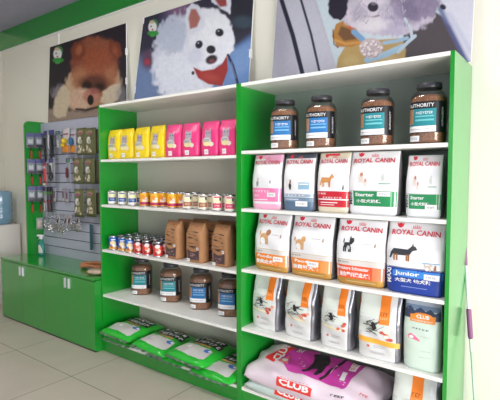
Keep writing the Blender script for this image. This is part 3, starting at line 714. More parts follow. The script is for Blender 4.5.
def art1(p):
    p.poly([(40, 108), (58, 110), (85, 112), (130, 98), (135, 140), (40, 150)], (150, 132, 120), 3)
    p.ell(60, 93, 8, 8, (132, 124, 132), 4, fur=2)
    p.ell(76, 90, 11, 20, (196, 166, 138), 3, fur=1.5); p.ell(112, 82, 9, 16, (184, 156, 132), 3, fur=1.2)
    p.ell(95, 84, 20, 24, (176, 128, 98), 4, fur=1)
    p.ell(94.5, 64, 24, 27, (136, 74, 56), 3.0, fur=1.6); p.ell(94, 80, 21, 17, (150, 92, 70), 5, fur=1.5)
    p.ell(80, 78, 8, 11, (184, 128, 90), 6, a=0.7); p.ell(111, 76, 7, 12, (176, 118, 84), 6, a=0.6)
    p.ell(96, 58, 15, 17, (158, 84, 54), 9, a=0.7); p.ell(95, 42, 15, 6, (150, 90, 64), 4, a=0.5, fur=1)
    p.ell(78, 51, 7, 10, (124, 62, 42), 2, rot=0.3, fur=1.0); p.ell(79, 50, 3, 5, (168, 100, 68), 3, rot=0.3)
    p.ell(115.5, 50, 5.6, 9.5, (124, 62, 42), 2, rot=-0.3, fur=1.0); p.ell(115, 51, 2.4, 5, (150, 84, 60), 3, rot=-0.3)
    p.ell(94, 83, 15, 8, (84, 44, 36), 6, a=0.85)
    p.ell(87, 86, 5.2, 5.0, (36, 22, 22), 3.5); p.ell(100, 87, 5.4, 4.2, (40, 26, 24), 4.5)
    p.ell(81, 99, 12, 11, (206, 172, 148), 4, fur=0.8); p.ell(91, 96, 8.0, 7.0, (186, 128, 112), 3); p.ell(94, 91, 5, 3, (150, 90, 80), 3)
    p.ell(90.5, 100, 3.2, 5.4, (20, 14, 18), 1.0); p.line([(76, 109), (86, 110), (98, 107)], 2.0, (46, 34, 34), 1.4)
    p.fur(95, 66, 30, 34, 0.15); p.fur(80, 94, 16, 18, 0.08)
    p.poly([(64, 84), (70, 92), (69, 106), (66, 116), (58, 118), (53, 114), (54, 102), (58, 92)], (206, 190, 164), 2.0, fur=0.8)
    p.poly([(100, 102), (103, 92), (112, 85), (120, 83), (121, 93), (117, 101), (108, 106)], (204, 188, 166), 2.0, fur=0.8)
    p.line([(101, 105), (108, 107), (117, 102)], 1.6, (66, 48, 46), 2)
    p.ell(121, 94, 5, 8, (140, 140, 146), 4, a=0.6)
    p.grain(0.12, 1.6); shop_logo(p, 57.5, 54)
def art2(p):
    p.poly([(120, 62), (160, 52), (175, 70), (170, 110), (120, 115)], (112, 134, 176), 12)
    p.poly([(226, 55), (262, 28), (262, 110), (180, 110)], (104, 140, 196), 8)
    p.poly([(232, 50), (262, 40), (262, 62), (230, 80)], (128, 160, 208), 10, a=0.7)
    p.ell(181, 12, 15, 11, (132, 100, 134), 9); p.ell(148, 60, 6, 9, (96, 66, 90), 6); p.ell(147, 62, 3, 3, (170, 60, 80), 3)
    p.ell(170, 22, 10, 9, (86, 84, 122), 8, a=0.7); p.poly([(228, -40), (262, -50), (258, 28), (232, 34)], (44, 44, 56), 5)
    p.ell(243, 22, 10, 6, (60, 76, 90), 5)
    p.ell(175, 56, 22, 42, (214, 220, 236), 5, fur=3.0, rot=0.15); p.ell(186, 70, 29, 38, (228, 232, 244), 5, fur=3.0)
    p.ell(172, 36, 15, 18, (196, 204, 224), 4, fur=2.5, rot=0.3)
    p.poly([(212, 2), (212, -14), (218, -24), (227, -20), (231, 0), (230, 14)], (226, 230, 242), 1.5, fur=0.8)
    p.poly([(215, 0), (215, -10), (219, -18), (226, -6), (227, 6), (220, 7)], (160, 72, 70), 2)
    p.fur(184, 62, 36, 48, 0.06)
    p.ell(211, 36, 22.5, 29, (238, 240, 249), 2, fur=1.2, rot=-0.3); p.ell(208, 53, 19, 14, (236, 238, 248), 2.5, fur=0.8)
    p.ell(213, 30, 12, 14, (244, 246, 252), 7, a=0.7); p.ell(196, 56, 8, 8, (200, 206, 226), 6, a=0.6)
    p.poly([(190, 36), (185, 24), (186, 9), (192, 3), (199, 6), (205, 18), (204, 28)], (228, 232, 244), 1.5, fur=0.8); p.poly([(190, 29), (188.5, 18), (191, 9), (196, 9), (200.5, 18), (197, 27)], (178, 112, 104), 2)
    p.fur(210, 48, 26, 28, 0.05)
    p.ell(199, 44.5, 3.6, 4.2, (28, 26, 40), 1.2, rot=0.5); p.ell(219.5, 32.5, 4.2, 4.0, (28, 26, 40), 1.2)
    p.ell(198.3, 43, 0.9, 0.9, (160, 170, 190), 0.8); p.ell(218.5, 31, 0.9, 0.9, (160, 170, 190), 0.8)
    p.ell(211, 49.5, 4.6, 4.2, (30, 28, 42), 1.2); p.ell(211.5, 59.5, 6.2, 4.4, (44, 34, 44), 1.8, rot=-0.4); p.ell(212, 61, 3, 2, (120, 60, 70), 1.5)
    p.poly([(193, 67), (202, 71), (214, 69), (222, 64), (227, 55), (228, 70), (222, 86), (208, 84), (198, 78)], (158, 44, 44), 1.2); p.ell(210, 77, 9, 4, (186, 70, 62), 5, rot=0.3, a=0.7)
    p.ell(193, 73, 1.5, 2, (60, 50, 60), 0.8)
    p.line([(228, 55), (233, 66), (238.5, 86)], 2.6, (30, 36, 66), 0.8); p.line([(231, 62), (236, 78)], 0.8, (150, 170, 210), 0.8, a=0.6)
    p.grain(0.06, 2.0, 4); shop_logo(p, 152.5, 27)
def art3(p):
    p.poly([(262, -70), (330, -70), (330, 90), (262, 90)], (196, 194, 208), 4); p.ell(280, 40, 9, 30, (176, 174, 192), 12)
    p.poly([(250, -150), (300, -60), (316, 0), (338, 72), (345, 95), (500, 95), (500, -150)], (212, 228, 236), 1.5)
    p.poly([(297, -60), (281, 0), (296, 45), (300, 95), (345, 95), (314, 0), (300, -60)], (206, 206, 220), 3)
    p.line([(266, -40), (281.5, 0), (293, 36), (303, 76)], 4.4, (34, 36, 58), 1.2); p.line([(286, -40), (301, 0), (311, 34), (320.5, 76)], 2.4, (42, 42, 70), 1.0)
    p.poly([(420, -60), (500, -80), (500, 80), (470, 70), (440, 5)], (226, 226, 240), 3)
    p.poly([(401, 62), (404, 30), (410, 16), (432, 10), (442, 16), (450, 26), (470, 66), (470, 75), (400, 78)], (80, 72, 78), 1.5)
    p.line([(440, 8), (448, 24), (468, 64)], 5, (96, 104, 160), 5, a=0.8); p.line([(449, 14), (471, 52)], 5, (198, 202, 226), 5, a=0.7)
    # coat and strap
    p.poly([(336, 72), (338, 58), (346, 45), (362, 41), (402, 38), (406, 50), (403, 75)], (196, 164, 104), 1.5); p.ell(352, 64, 10, 8, (216, 190, 130), 7, a=0.7); p.ell(385, 60, 14, 6, (222, 200, 156), 6, a=0.6)
    p.poly([(332, 36), (336, 24), (344, 20), (356, 28), (364, 42), (352, 47), (337, 47)], (190, 134, 62), 1.2); p.poly([(338, 34), (341, 26), (350, 29), (357, 39), (344, 41)], (122, 84, 52), 1.8)
    p.line([(333, 30), (334, 44), (338, 47.5)], 1.4, (70, 40, 30), 1.0, a=0.8); p.line([(335, 40), (346, 44), (362, 42)], 2.5, (220, 160, 84), 1.5)
    p.ell(388, 10, 47, 26, (206, 196, 214), 2.5, fur=2.0); p.ell(370, 14, 24, 18, (226, 218, 230), 5, fur=1.2)
    p.ell(372, 24, 15, 8, (234, 226, 234), 5, a=0.7)
    p.ell(416, 4, 24, 16, (150, 138, 166), 3, fur=2.2); p.ell(392, 26, 13, 9, (196, 188, 212), 4, fur=1.6); p.ell(408, 12, 10, 12, (120, 108, 140), 6, fur=1.5, a=0.6)
    p.fur(372, 8, 30, 30, 0.09); p.fur(410, 12, 32, 24, 0.16)
    p.poly([(328, 12), (330, -30), (338, -50), (352, -40), (350, -8), (347, 14), (342, 20), (334, 19)], (36, 30, 50), 1.5, fur=1.0)
    p.ell(385, -38, 42, 34, (190, 180, 204), 3, fur=2); p.ell(362, -26, 5, 5, (30, 24, 36), 1.5); p.ell(396, -28, 5, 5, (30, 24, 36), 1.5); p.ell(355, 3, 6, 11, (196, 190, 204), 5, a=0.6)
    p.ell(373, 7, 5.4, 4.8, (46, 40, 56), 1.2); p.ell(373.5, 4, 2.6, 1.3, (120, 112, 130), 1.0); p.line([(365, 16), (371, 17.5), (379, 15.5)], 1.6, (130, 112, 130), 2.0)
    p.ell(371, 20, 6, 3, (214, 200, 212), 2.5)
    p.line([(349, 27), (353, 29)], 2.5, (216, 110, 70), 1.5)
    p.ell(360, 16, 9, 10, (168, 160, 184), 5, a=0.6, fur=1.5); p.ell(392, 14, 12, 12, (172, 164, 190), 6, a=0.6, fur=2); p.ell(372, 24, 17, 6, (240, 234, 240), 4, a=0.8, fur=1.2)
    p.line([(354, 32), (360, 37), (366, 43)], 5.5, (128, 174, 216), 1.0); p.line([(367, 60), (384, 55), (402, 47)], 6, (172, 206, 230), 1.0); p.line([(384, 43), (397, 41), (407, 38)], 3.6, (164, 196, 222), 1.0)
    p.line([(405, 19), (411, 29), (412, 38)], 3.0, (206, 218, 228), 0.9); p.line([(398, 52), (408, 42), (415, 36)], 3.4, (196, 216, 230), 1.0)
    p.ell(371, 48, 11.5, 10, (214, 194, 196), 1.0)
    rs = np.random.RandomState(2)
    for i in range(34):
        a = rs.rand()*6.28; r = math.sqrt(rs.rand()); u, v = 371+10.5*r*math.cos(a), 48+9*r*math.sin(a); p.ell(u+0.4, v+0.5, 2.0, 1.9, (176, 150, 160), 0.8); p.ell(u, v, 1.6, 1.5, (246, 236, 236), 0.8)
    p.ell(443, 7, 3.2, 2.6, (36, 36, 56), 1.0, rot=0.5); p.line([(440, 10), (446, 22)], 3, (100, 110, 150), 3, a=0.6)
    # fine fur strokes
    rs = np.random.RandomState(9)
    for i in range(60):
        u, v = rs.uniform(348, 432), rs.uniform(-30, 27); a = rs.uniform(0.6, 2.4)
        if (u-390)**2/45**2+(v-2)**2/28**2 < 0.8: p.line([(u, v), (u+5*math.cos(a), v+5*math.sin(a))], 0.8, (124, 112, 142) if rs.rand() > 0.45 else (240, 236, 244), 0.8, a=0.55)
    p.grain(0.05, 1.8, 6)
PG = 1.08
poster('large poster of a fluffy brown puppy lying down, above the hanging display', X(48, 121, 0.345), X(126.5, 103, 0.345), 0.345, X(50, 45, 0.388), X(126, 24, 0.388), 0.388, ztop+0.001, 2.90, art1, 130, 110, (40, 34, 42), 0.9, clips=((1, 0.35), (1, 0.68)))
poster('large poster of a small white dog in a red bandana, above the can shelves', X(133, 102, 0.28), X(248, 83.5, 0.28), 0.28, X(144, 17, 0.388), X(254.4, 0, 0.388), 0.388, H+0.001, 2.895, art2, 190, 150, (52, 50, 68), 0.88, clips=((1, 0.35), (0, 0.2), (0, 0.97)))
poster('large poster of a grey shaggy dog in a mustard coat, above the kibble shelves', X(271.3, 79, 0.29), X(471, 61, 0.29), 0.29, X(279, 0, 0.388), X(476, 0, 0.388), 0.388, H+0.001, 2.895, art3, 300, 170, (206, 206, 220), 0.72)

# ================================================================= TREAT JARS
def make_jar(label, loc, rotz, blue):
    R = 0.083; pw = 2.9
    t = thing('treat_jar', label, 'jar', loc, rotz, 'large treat jars')
    prof = [(R*0.90, 0.0), (R*0.97, 0.006), (R, 0.02), (R, 0.225), (R*0.97, 0.240), (R*0.86, 0.256), (R*0.70, 0.268), (R*0.66, 0.272), (R*0.66, 0.283)]
    bm = bmesh.new(); lathe(bm, prof, 40, pw=pw); 
    finish('jar_shell', bm, CLEAR, t)
    bm = bmesh.new(); lathe(bm, [(R*0.86, 0.003), (R*0.95, 0.010), (R*0.965, 0.02), (R*0.965, 0.222), (R*0.90, 0.232), (R*0.6, 0.246), (0.0, 0.252)], 40, pw=pw); finish('kibble_fill', bm, KIBBLE, t)
    bm = bmesh.new(); lr = R*0.73
    prof = [(lr, 0.278), (lr*1.02, 0.281), (lr*1.02, 0.300), (lr*0.97, 0.305), (lr*0.90, 0.306), (lr*0.88, 0.303), (0, 0.303)]
    lathe(bm, prof, 40); finish('lid', bm, LIDM, t)
    def S(u, v, off):        # u is the angle from the front, to the right positive
        a = -PI/2+u; c, s = math.cos(a), math.sin(a); rr = (R+off)/(abs(c)**pw+abs(s)**pw)**(1/pw)
        return (rr*c, rr*s, v)
    K = ink((22, 24, 30)); B = ink((34, 112, 176) if blue else (30, 132, 142)); L = ink((120, 176, 216) if blue else (110, 190, 196))
    pr = Print(S, 0.0012, 0.1, 0.05)
    pr.rect(-1.15, 1.35, 0.055, 0.208, K); pr.rect(-1.05, 0.62, 0.088, 0.172, B, 0.0004); pr.rect(-1.05, 0.62, 0.058, 0.088, STICK, 0.0006)
    pr.rect(-1.05, -0.62, 0.098, 0.172, ink((176, 130, 96)), 0.0008); pr.rect(-0.5, 0.5, 0.132, 0.138, L, 0.0010); pr.rect(-0.5, 0.5, 0.112, 0.121, L, 0.0010)
    pr.done('jar_label', t)
    pr = Print(S, 0.0026, 0.1, 0.05)
    pr.text('AUTHORITY', -0.22, 0.189, 1.45, 0.018, STICK, bold=0.008); pr.text('AUTHORITY', 0.98, 0.13, 0.13, 0.095, STICK, rot=PI/2, bold=0.005)
    pr.scribble(0.0, 0.152, 0.9, 0.014, STICK, 9, 4); pr.scribble(-0.2, 0.072, 1.2, 0.006, ink((120, 124, 134)), 12, 5)
    pr.done('label_text', t)
    pr = Print(S, 0.0030, 0.1, 0.05); pr.rect(-0.85, -0.25, 0.012, 0.040, STICK); pr.scribble(-0.55, 0.026, 0.4, 0.012, ink((120, 120, 130)), 5, 3); pr.done('price_sticker', t)
    return t
jars = [(285, 0.10, 0, 1), (321.5, 0.10, 0, 1), (377.5, 0.10, 0, 0), (428.5, 0.10, 0, 0)]
tops = ['leftmost jar, blue label, on the top shelf above the bags', 'second jar from the divider, blue label, on the top shelf above the bags', 'third jar from the divider, teal label, on the top shelf above the bags', 'rightmost jar, teal label, on the top shelf beside the right end panel']
zj = BZ[4]
protoA = protoB = None
def put_jar(label, loc, rotz, blue):
    global protoA, protoB
    if blue and protoA: return dup(protoA, loc, rotz, label)
    if not blue and protoB: return dup(protoB, loc, rotz, label)
    j = make_jar(label, loc, rotz, blue)
    if blue: protoA = j
    else: protoB = j
    return j
for (u, y, rz, bl), lab in zip(jars, tops):
    x = X(u, 130, y); va = math.atan2(1.8195-x, 2.288+y)
    put_jar('black-lidded treat '+lab, (x, y, zj), va-0.25, bl)
low = ['teal label, leftmost of four under the cans', 'teal label, second from the left under the kraft bags', 'blue label, third from the left under the kraft bags', 'blue label, beside the green divider']
for k, (u, bl) in enumerate(((141.8, 0), (170.8, 0), (200.7, 1), (229.5, 1))):
    y = 0.235; x = X(u+0.5, 290, y); va = math.atan2(1.8195-x, 2.288+y)
    put_jar('black-lidded treat jar, '+low[k], (x, y, AZ[1]), va-0.25, bl)

# ================================================================= KIBBLE BAGS, right unit
PINK = ink((236, 130, 178)); PINK2 = ink((240, 176, 206)); PINKT = mat('pink_bag_film', (238, 178, 204), 0.35, bump=0.12, bscale=14)
SLATE = mat('slate_blue_film', (88, 112, 138), 0.35, bump=0.12, bscale=14); SLD = mat('dark_slate_film', (66, 74, 88), 0.35, bump=0.12, bscale=14)
CRM = mat('cream_bag_film', (222, 212, 190), 0.35, bump=0.12, bscale=14); GRN = ink((36, 138, 84)); REDB = ink((196, 36, 52))
ORG = ink((236, 138, 44)); GOLD = mat('gold_film', (196, 150, 74), 0.28, metal=0.4, bump=0.12, bscale=14); GOLDL = ink((190, 164, 110)); ORR = ink((234, 88, 50))
NAVY = mat('navy_bag_film', (34, 62, 150), 0.33, bump=0.12, bscale=14); BLU = ink((54, 130, 210)); W = STICK
TAN = ink((214, 168, 120)); BRN = ink((160, 106, 66)); KK = ink((48, 50, 56)); GR = ink((150, 150, 156)); ORG2 = ink((226, 150, 84))
def mid(u0, v0, u1, v1, y): a, b = X(u0, v0, y), X(u1, v1, y); return (a+b)/2, b-a
R2 = BZ[3]
y2 = 0.045
def R(uL, uR, vv, y, rz=0): c, w = mid(uL, vv, uR, vv, y); return c, w
c, w = R(252, 281, 209, y2)
kibble_bag('pink and white pet food bag, leftmost on the shelf below the jars', c, y2, R2, w, 0.345, -0.04,
 dict(body=WBAG, bands=((0, 0.10, PINKT), (0.93, 1.0, PINKT)), rects=[(-0.98, 0.98, 0.145, 0.39, PINK), (-0.98, 0.98, 0.0, 0.10, PINK2), (-0.2, 0.98, 0.86, 1.0, PINK2, 0.0003)],
      animals=[(-0.5, 0.49, 1.0, GR, dict(kind='sitting', extra=ink((206, 190, 180)))), (0.35, 0.46, 0.8, W, dict(kind='sitting', extra=GR))],
      texts=[(('~~~~~~', -0.2, 0.33, 1.2, 0.05, W), dict(bold=0.02)), (('~~', -0.5, 0.25, 0.4, 0.05, W), {})], lines=[(-0.8, 0.2, 0.17, 0.185, W)], sticker=(0.45, 0.27, 0.28, 0.04)), 11)
c, w = R(283.5, 313.5, 210.5, y2)
kibble_bag('white bag with slate blue base and dark top, beside the pink and white bag', c, y2, R2, w, 0.345, 0.0,
 dict(body=WBAG, bands=((0, 0.24, SLATE), (0.92, 1.0, SLD)), rects=[(-0.98, 0.98, 0.0, 0.15, SLATE), (-0.98, 0.98, 0.165, 0.24, ink((116, 140, 164))), (-0.98, 0.98, 0.25, 0.30, ink((150, 170, 190))), (0.1, 0.75, 0.38, 0.50, ink((140, 176, 200)))],
      animals=[(-0.45, 0.45, 1.1, KK, dict(kind='sitting', extra=ink((150, 120, 100))))], texts=[(('~~~~~~', -0.1, 0.275, 1.4, 0.035, W), dict(bold=0.02))], lines=[(-0.8, 0.1, 0.2, 0.21, W), (0.15, 0.7, 0.46, 0.48, W)], sticker=(0.3, 0.13, 0.38, 0.045)), 12)
c, w = R(317.5, 349, 212, y2)
kibble_bag('white and cream bag with an orange cat and dark red bands, below the jars', c, y2, R2, w, 0.345, -0.03,
 dict(body=CRM, bands=(), rects=[(-0.96, 0.96, 0.1, 0.90, WBAG), (-0.96, 0.98, 0.235, 0.36, REDB, 0.0004), (-0.96, 0.98, 0.10, 0.215, REDB, 0.0004), (-0.4, 0.3, 0.95, 0.985, RED, 0.0004)],
      animals=[(-0.3, 0.52, 1.3, ink((214, 150, 90)), dict(kind='shepherd', extra=ink((200, 132, 74)))), (0.7, 0.42, 0.5, KK, dict(kind='sitting'))],
      texts=[(('~~~', -0.55, 0.32, 0.5, 0.04, W), dict(bold=0.02)), (('~~~~~~~', 0.1, 0.255, 1.2, 0.035, W), dict(bold=0.02))], lines=[(-0.7, 0.4, 0.165, 0.18, W), (-0.7, 0.2, 0.13, 0.14, W)], lu=-0.5), 13)
c, w = R(348.8, 398, 214.5, y2)
st = dict(body=WBAG, bands=(), rects=[(-0.72, 0.96, 0.14, 0.375, GRN), (0.76, 0.80, 0.14, 0.375, ink((120, 200, 140)), 0.0003), (-0.96, 0.96, 0.375, 0.385, ink((190, 200, 190)))],
      animals=[(-0.42, 0.58, 1.0, ink((226, 210, 200)), dict(kind='sitting', extra=ink((190, 120, 80)))), (-0.25, 0.50, 0.8, ink((230, 214, 208)), dict(kind='sitting', extra=ink((206, 150, 120)))), (0.45, 0.60, 0.8, ink((206, 212, 208)), dict(kind='sitting'))],
      texts=[(('Starter', -0.25, 0.32, 0.75, 0.055, W), dict(bold=0.02)), (('小型犬奶糕', -0.1, 0.22, 1.0, 0.055, W), dict(bold=0.02)), (('MINI', -0.85, 0.26, 0.14, 0.2, KK), dict(rot=PI/2, bold=0.02))], lines=[(0.3, 0.75, 0.49, 0.50, ink((60, 160, 100)))], sticker=(0.5, 0.335, 0.25, 0.035))
kibble_bag('large white bag with green band and two printed puppies, wider of the two green ones', c, y2, R2, w, 0.345, -0.03, st, 14, d=0.12)
c, w = R(406, 442, 217, y2)
st2 = dict(st); st2['sticker'] = (0.5, 0.17, 0.32, 0.045); st2['taper'] = 0.02
kibble_bag('smaller white bag with green band, beside the right end panel below the jars', c, y2, R2, w, 0.318, -0.03, st2, 15)
R3 = BZ[2]
def breed(cn, en, band, extra, dog, base=GOLD):
    return dict(body=WBAG, bands=((0, 0.105, base),), rects=[(-0.97, 0.97, 0.03, 0.105, base), (-0.97, 0.97, 0.105, 0.305, band), (-0.97, 0.97, 0.385, 0.392, GOLDL), (-0.97, 0.97, 0.31, 0.385, ink((214, 210, 206))), (0.55, 0.97, 0.105, 0.30, extra, 0.0003)],
      animals=[dog, (0.62, 0.63, 0.35, BRN, dict(kind='sitting'))],
      texts=[((en, -0.25, 0.262, (1.35 if len(en) > 8 else 0.85), 0.052, W), dict(bold=0.025)), ((cn, -0.15, 0.165, 1.3, 0.078, W), dict(bold=0.03)), (('~~~~~', -0.6, 0.35, 0.5, 0.025, KK), {})], lines=[(0.1, 0.5, 0.645, 0.65, GR), (-0.5, 0.7, 0.06, 0.068, ink((230, 206, 160)))])
c, w = R(256, 288, 268, 0.05)
b1 = breed('贵宾成犬粮', 'Poodle', ORG, ORG2, (-0.3, 0.60, 1.5, TAN, dict(kind='poodle', extra=BRN))); b1['sticker'] = (0.5, 0.235, 0.26, 0.04)
kibble_bag('white bag with orange band and standing poodle, beside the green divider', c, 0.05, R3, w, 0.362, -0.08, b1, 21, d=0.13)
c, w = R(292.5, 331, 277, 0.045)
b2 = breed('贵宾幼犬粮', 'Poodle', ORG, ORG2, (-0.45, 0.56, 1.3, TAN, dict(kind='poodle', extra=ink((222, 170, 116))))); b2['sticker'] = (0.2, 0.235, 0.26, 0.04)
kibble_bag('white bag with orange band and light poodle puppy, left of the schnauzer bag', c, 0.045, R3, w, 0.362, -0.05, b2, 22, d=0.13)
c, w = R(339, 383, 287, 0.03)
b3 = breed('迷你雪纳瑞成犬粮', 'Miniature Schnauzer', ORR, ink((240, 130, 90)), (-0.45, 0.60, 1.5, KK, dict(kind='schnauzer', extra=ink((196, 196, 200)))))
kibble_bag('white bag with orange red band and black standing schnauzer print', c, 0.03, R3, w, 0.362, 0.0, b3, 23, d=0.125)
c, w = R(389.5, 442, 295, 0.025)
kibble_bag('white and royal blue bag with a black shepherd dog, beside the right end panel', c, 0.025, R3, w, 0.365, 0.0,
 dict(body=WBAG, bands=((0, 0.36, NAVY),), rects=[(-0.97, 0.97, 0.02, 0.36, NAVY), (-0.7, 0.97, 0.24, 0.34, BLU, 0.0003), (-0.97, 0.97, 0.36, 0.375, ink((120, 130, 150))), (0.3, 0.85, 0.455, 0.468, ink((120, 170, 214)))],
      animals=[(-0.35, 0.56, 1.35, KK, dict(kind='shepherd', extra=BRN)), (0.5, 0.41, 0.6, ink((206, 190, 176)), dict(kind='poodle')), (0.72, 0.40, 0.5, BRN, dict(kind='sitting'))],
      texts=[(('Junior', -0.2, 0.285, 0.85, 0.075, W), dict(bold=0.025)), (('大型犬 幼犬粮', 0.0, 0.195, 1.25, 0.058, W), dict(bold=0.02)), (('MAXI', -0.84, 0.24, 0.17, 0.21, W), dict(rot=PI/2, bold=0.03))],
      lines=[(-0.4, 0.5, 0.10, 0.108, ink((150, 170, 220)))], sticker=(0.62, 0.27, 0.25, 0.04)), 24, d=0.13)

# silver bags with an orange tab
def silver_bag(label, cx, yf, z, w, h, rotz, seed, band=False, plain=False, d=0.115, group='silver kibble bags', tabx=0.38):
    P = pouch_S(w*1.12, d, h, n=4.5, seed=seed, top=0.10, waist=0.01, crumple=1.8)
    t = thing('silver_bag', label, 'bag of pet food', (cx, yf+d/2, z), rotz, group)
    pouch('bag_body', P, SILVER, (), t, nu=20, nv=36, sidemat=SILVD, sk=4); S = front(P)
    pr = Print(S, 0.0008); pr.rect(-0.93, 0.55, 0.42, 0.97, SAGE); pr.done('sage_panel', t)
    pr = Print(S, 0.0016); pr.rect(tabx-0.24, tabx+0.24, 0.57, 0.985, ink((232, 126, 34))); pr.done('orange_tab', t)
    if plain: return t
    pr = Print(S, 0.0026, 0.1, 0.05)
    pr.scribble(tabx, 0.72, 0.38, 0.05, ink((150, 76, 30)), 3, seed); pr.scribble(tabx, 0.66, 0.38, 0.03, ink((240, 190, 140)), 4, seed+1); pr.done('tab_text', t)
    rr = random.Random(seed); pr = Print(S, 0.0020, 0.1, 0.05)
    for k in range(20):                                     # brush-drawn figure
        u = -0.66+rr.uniform(-0.1, 0.62); v = 0.50+rr.uniform(-0.09, 0.08); a = rr.uniform(-0.6, 0.9); L = rr.uniform(0.18, 0.46); th = rr.uniform(0.006, 0.016)
        pr.poly([(u, v-th/2), (u+L*math.cos(a), v-th/4+L*0.3*math.sin(a)), (u+L*math.cos(a), v+th/3+L*0.3*math.sin(a)), (u, v+th/2)], INK, 0.0002*k)
    pr.poly([(-0.3, 0.57), (-0.22, 0.60), (-0.12, 0.57), (-0.02, 0.50), (-0.15, 0.47), (-0.28, 0.50)], INK, 0.002); pr.done('brush_drawing', t)
    pr = Print(S, 0.0016, 0.1, 0.05)
    if band: pr.rect(-0.97, 0.97, 0.27, 0.345, ink((238, 170, 60)), 0, -0.035)
    else: pr.rect(-0.85, 0.5, 0.365, 0.395, ink((232, 220, 176)), 0, -0.05)
    pr.done('diagonal_band', t)
    pr = Print(S, 0.0026, 0.1, 0.05)
    for k in range(7): pr.oval(0.40+rr.uniform(-0.22, 0.25), 0.40+rr.uniform(-0.07, 0.07), 0.10, 0.024, ink(rr.choice([(206, 96, 76), (226, 150, 120), (236, 224, 212), (190, 80, 66)])), 0.0003*k)
    pr.done('flower_print', t)
    pr = Print(S, 0.0020, 0.1, 0.05); pr.oval(-0.42, 0.21, 0.07, 0.02, ink((206, 90, 70)))
    for v, a, b in ((0.22, -0.2, 0.4), (0.195, -0.2, 0.3), (0.10, -0.3, 0.35)): pr.rect(a, b, v, v+0.006, GR)
    pr.scribble(0.0, 0.12, 0.7, 0.014, GR, 8, seed); pr.done('small_print', t)
    return t
R4 = BZ[1]
for k, (uL, uR, vv, yf, rz, lab) in enumerate(((252, 277, 328, 0.06, -0.06, 'silver bag with orange tab beside the green divider'), (284.5, 312.5, 338, 0.05, -0.06, 'silver bag with orange tab, second from the divider'),
        (320.5, 349, 349, 0.035, -0.03, 'silver bag with orange tab, third from the divider'), (358.5, 396.5, 360, 0.03, 0.03, 'silver bag with a yellow orange diagonal band beside the mint green bag'))):
    c, w = R(uL, uR, vv, yf); silver_bag(lab, c, yf, R4, w, 0.352, rz, 31+k, band=(k == 3), tabx=(0.28 if k == 3 else 0.42))
# second row behind them, showing through the gaps
for k, (u, lab) in enumerate(((291, 'shaded silver bag behind, seen in the first gap of the silver row'), (328, 'shaded silver bag behind, seen in the second gap of the silver row'), (366, 'shaded silver bag behind, seen in the third gap of the silver row'))):
    silver_bag(lab, X(u, 330, 0.19)-0.02, 0.195, R4, 0.20, 0.350, 0.0, 41+k, plain=True, group='silver kibble bags', tabx=0.0)
c, w = R(401, 434.5, 370, 0.03)
MINTB = mat('pale_mint_film', (206, 224, 212), 0.35, bump=0.15, bscale=14)
P = pouch_S(w+0.02, 0.105, 0.355, seed=51, top=0.1, taper=-0.02)
t = thing('mint_kibble_bag', 'pale mint bag with dark mountain top and orange badge, beside the right end panel', 'bag of pet food', (c+0.01, 0.03+0.0525, R4), -0.02)
pouch('bag_body', P, MINTB, ((0.93, 1.0, ink((170, 180, 196))),), t); S = front(P)
pr = Print(S); pr.rect(-0.97, 0.97, 0.86, 0.93, ink((112, 134, 164)))
pr.poly([(-0.98, 0.74), (0.98, 0.74), (0.98, 0.88), (0.7, 0.84), (0.45, 0.89), (0.2, 0.85), (-0.1, 0.90), (-0.4, 0.85), (-0.65, 0.91), (-0.98, 0.86)], ink((58, 70, 96)), 0.0004); pr.done('mountain_print', t)
pr = Print(S, 0.0022); pr.rect(-0.6, 0.75, 0.70, 0.80, ink((232, 140, 44))); pr.oval(0.08, 0.80, 0.5, 0.03, ink((232, 140, 44)), 0.0003); pr.text('CLUB', 0.08, 0.778, 0.7, 0.052, W, bold=0.03); pr.text('~~~~~~~~~~~~', 0.08, 0.722, 1.15, 0.026, W, bold=0.02); pr.done('badge', t)
pr = Print(S, 0.0018); pr.scribble(0.05, 0.61, 0.9, 0.022, KK, 5, 3); pr.poly([(-0.65, 0.50), (-0.5, 0.53), (-0.25, 0.50), (0.0, 0.45), (0.0, 0.43), (-0.35, 0.45), (-0.6, 0.46)], ink((230, 120, 150))); pr.oval(-0.45, 0.48, 0.12, 0.02, W, 0.0004)
for v in (0.51, 0.30, 0.21): pr.scribble(0.3, v, 0.55, 0.010, GR, 6, int(v*100))
pr.done('small_print', t)

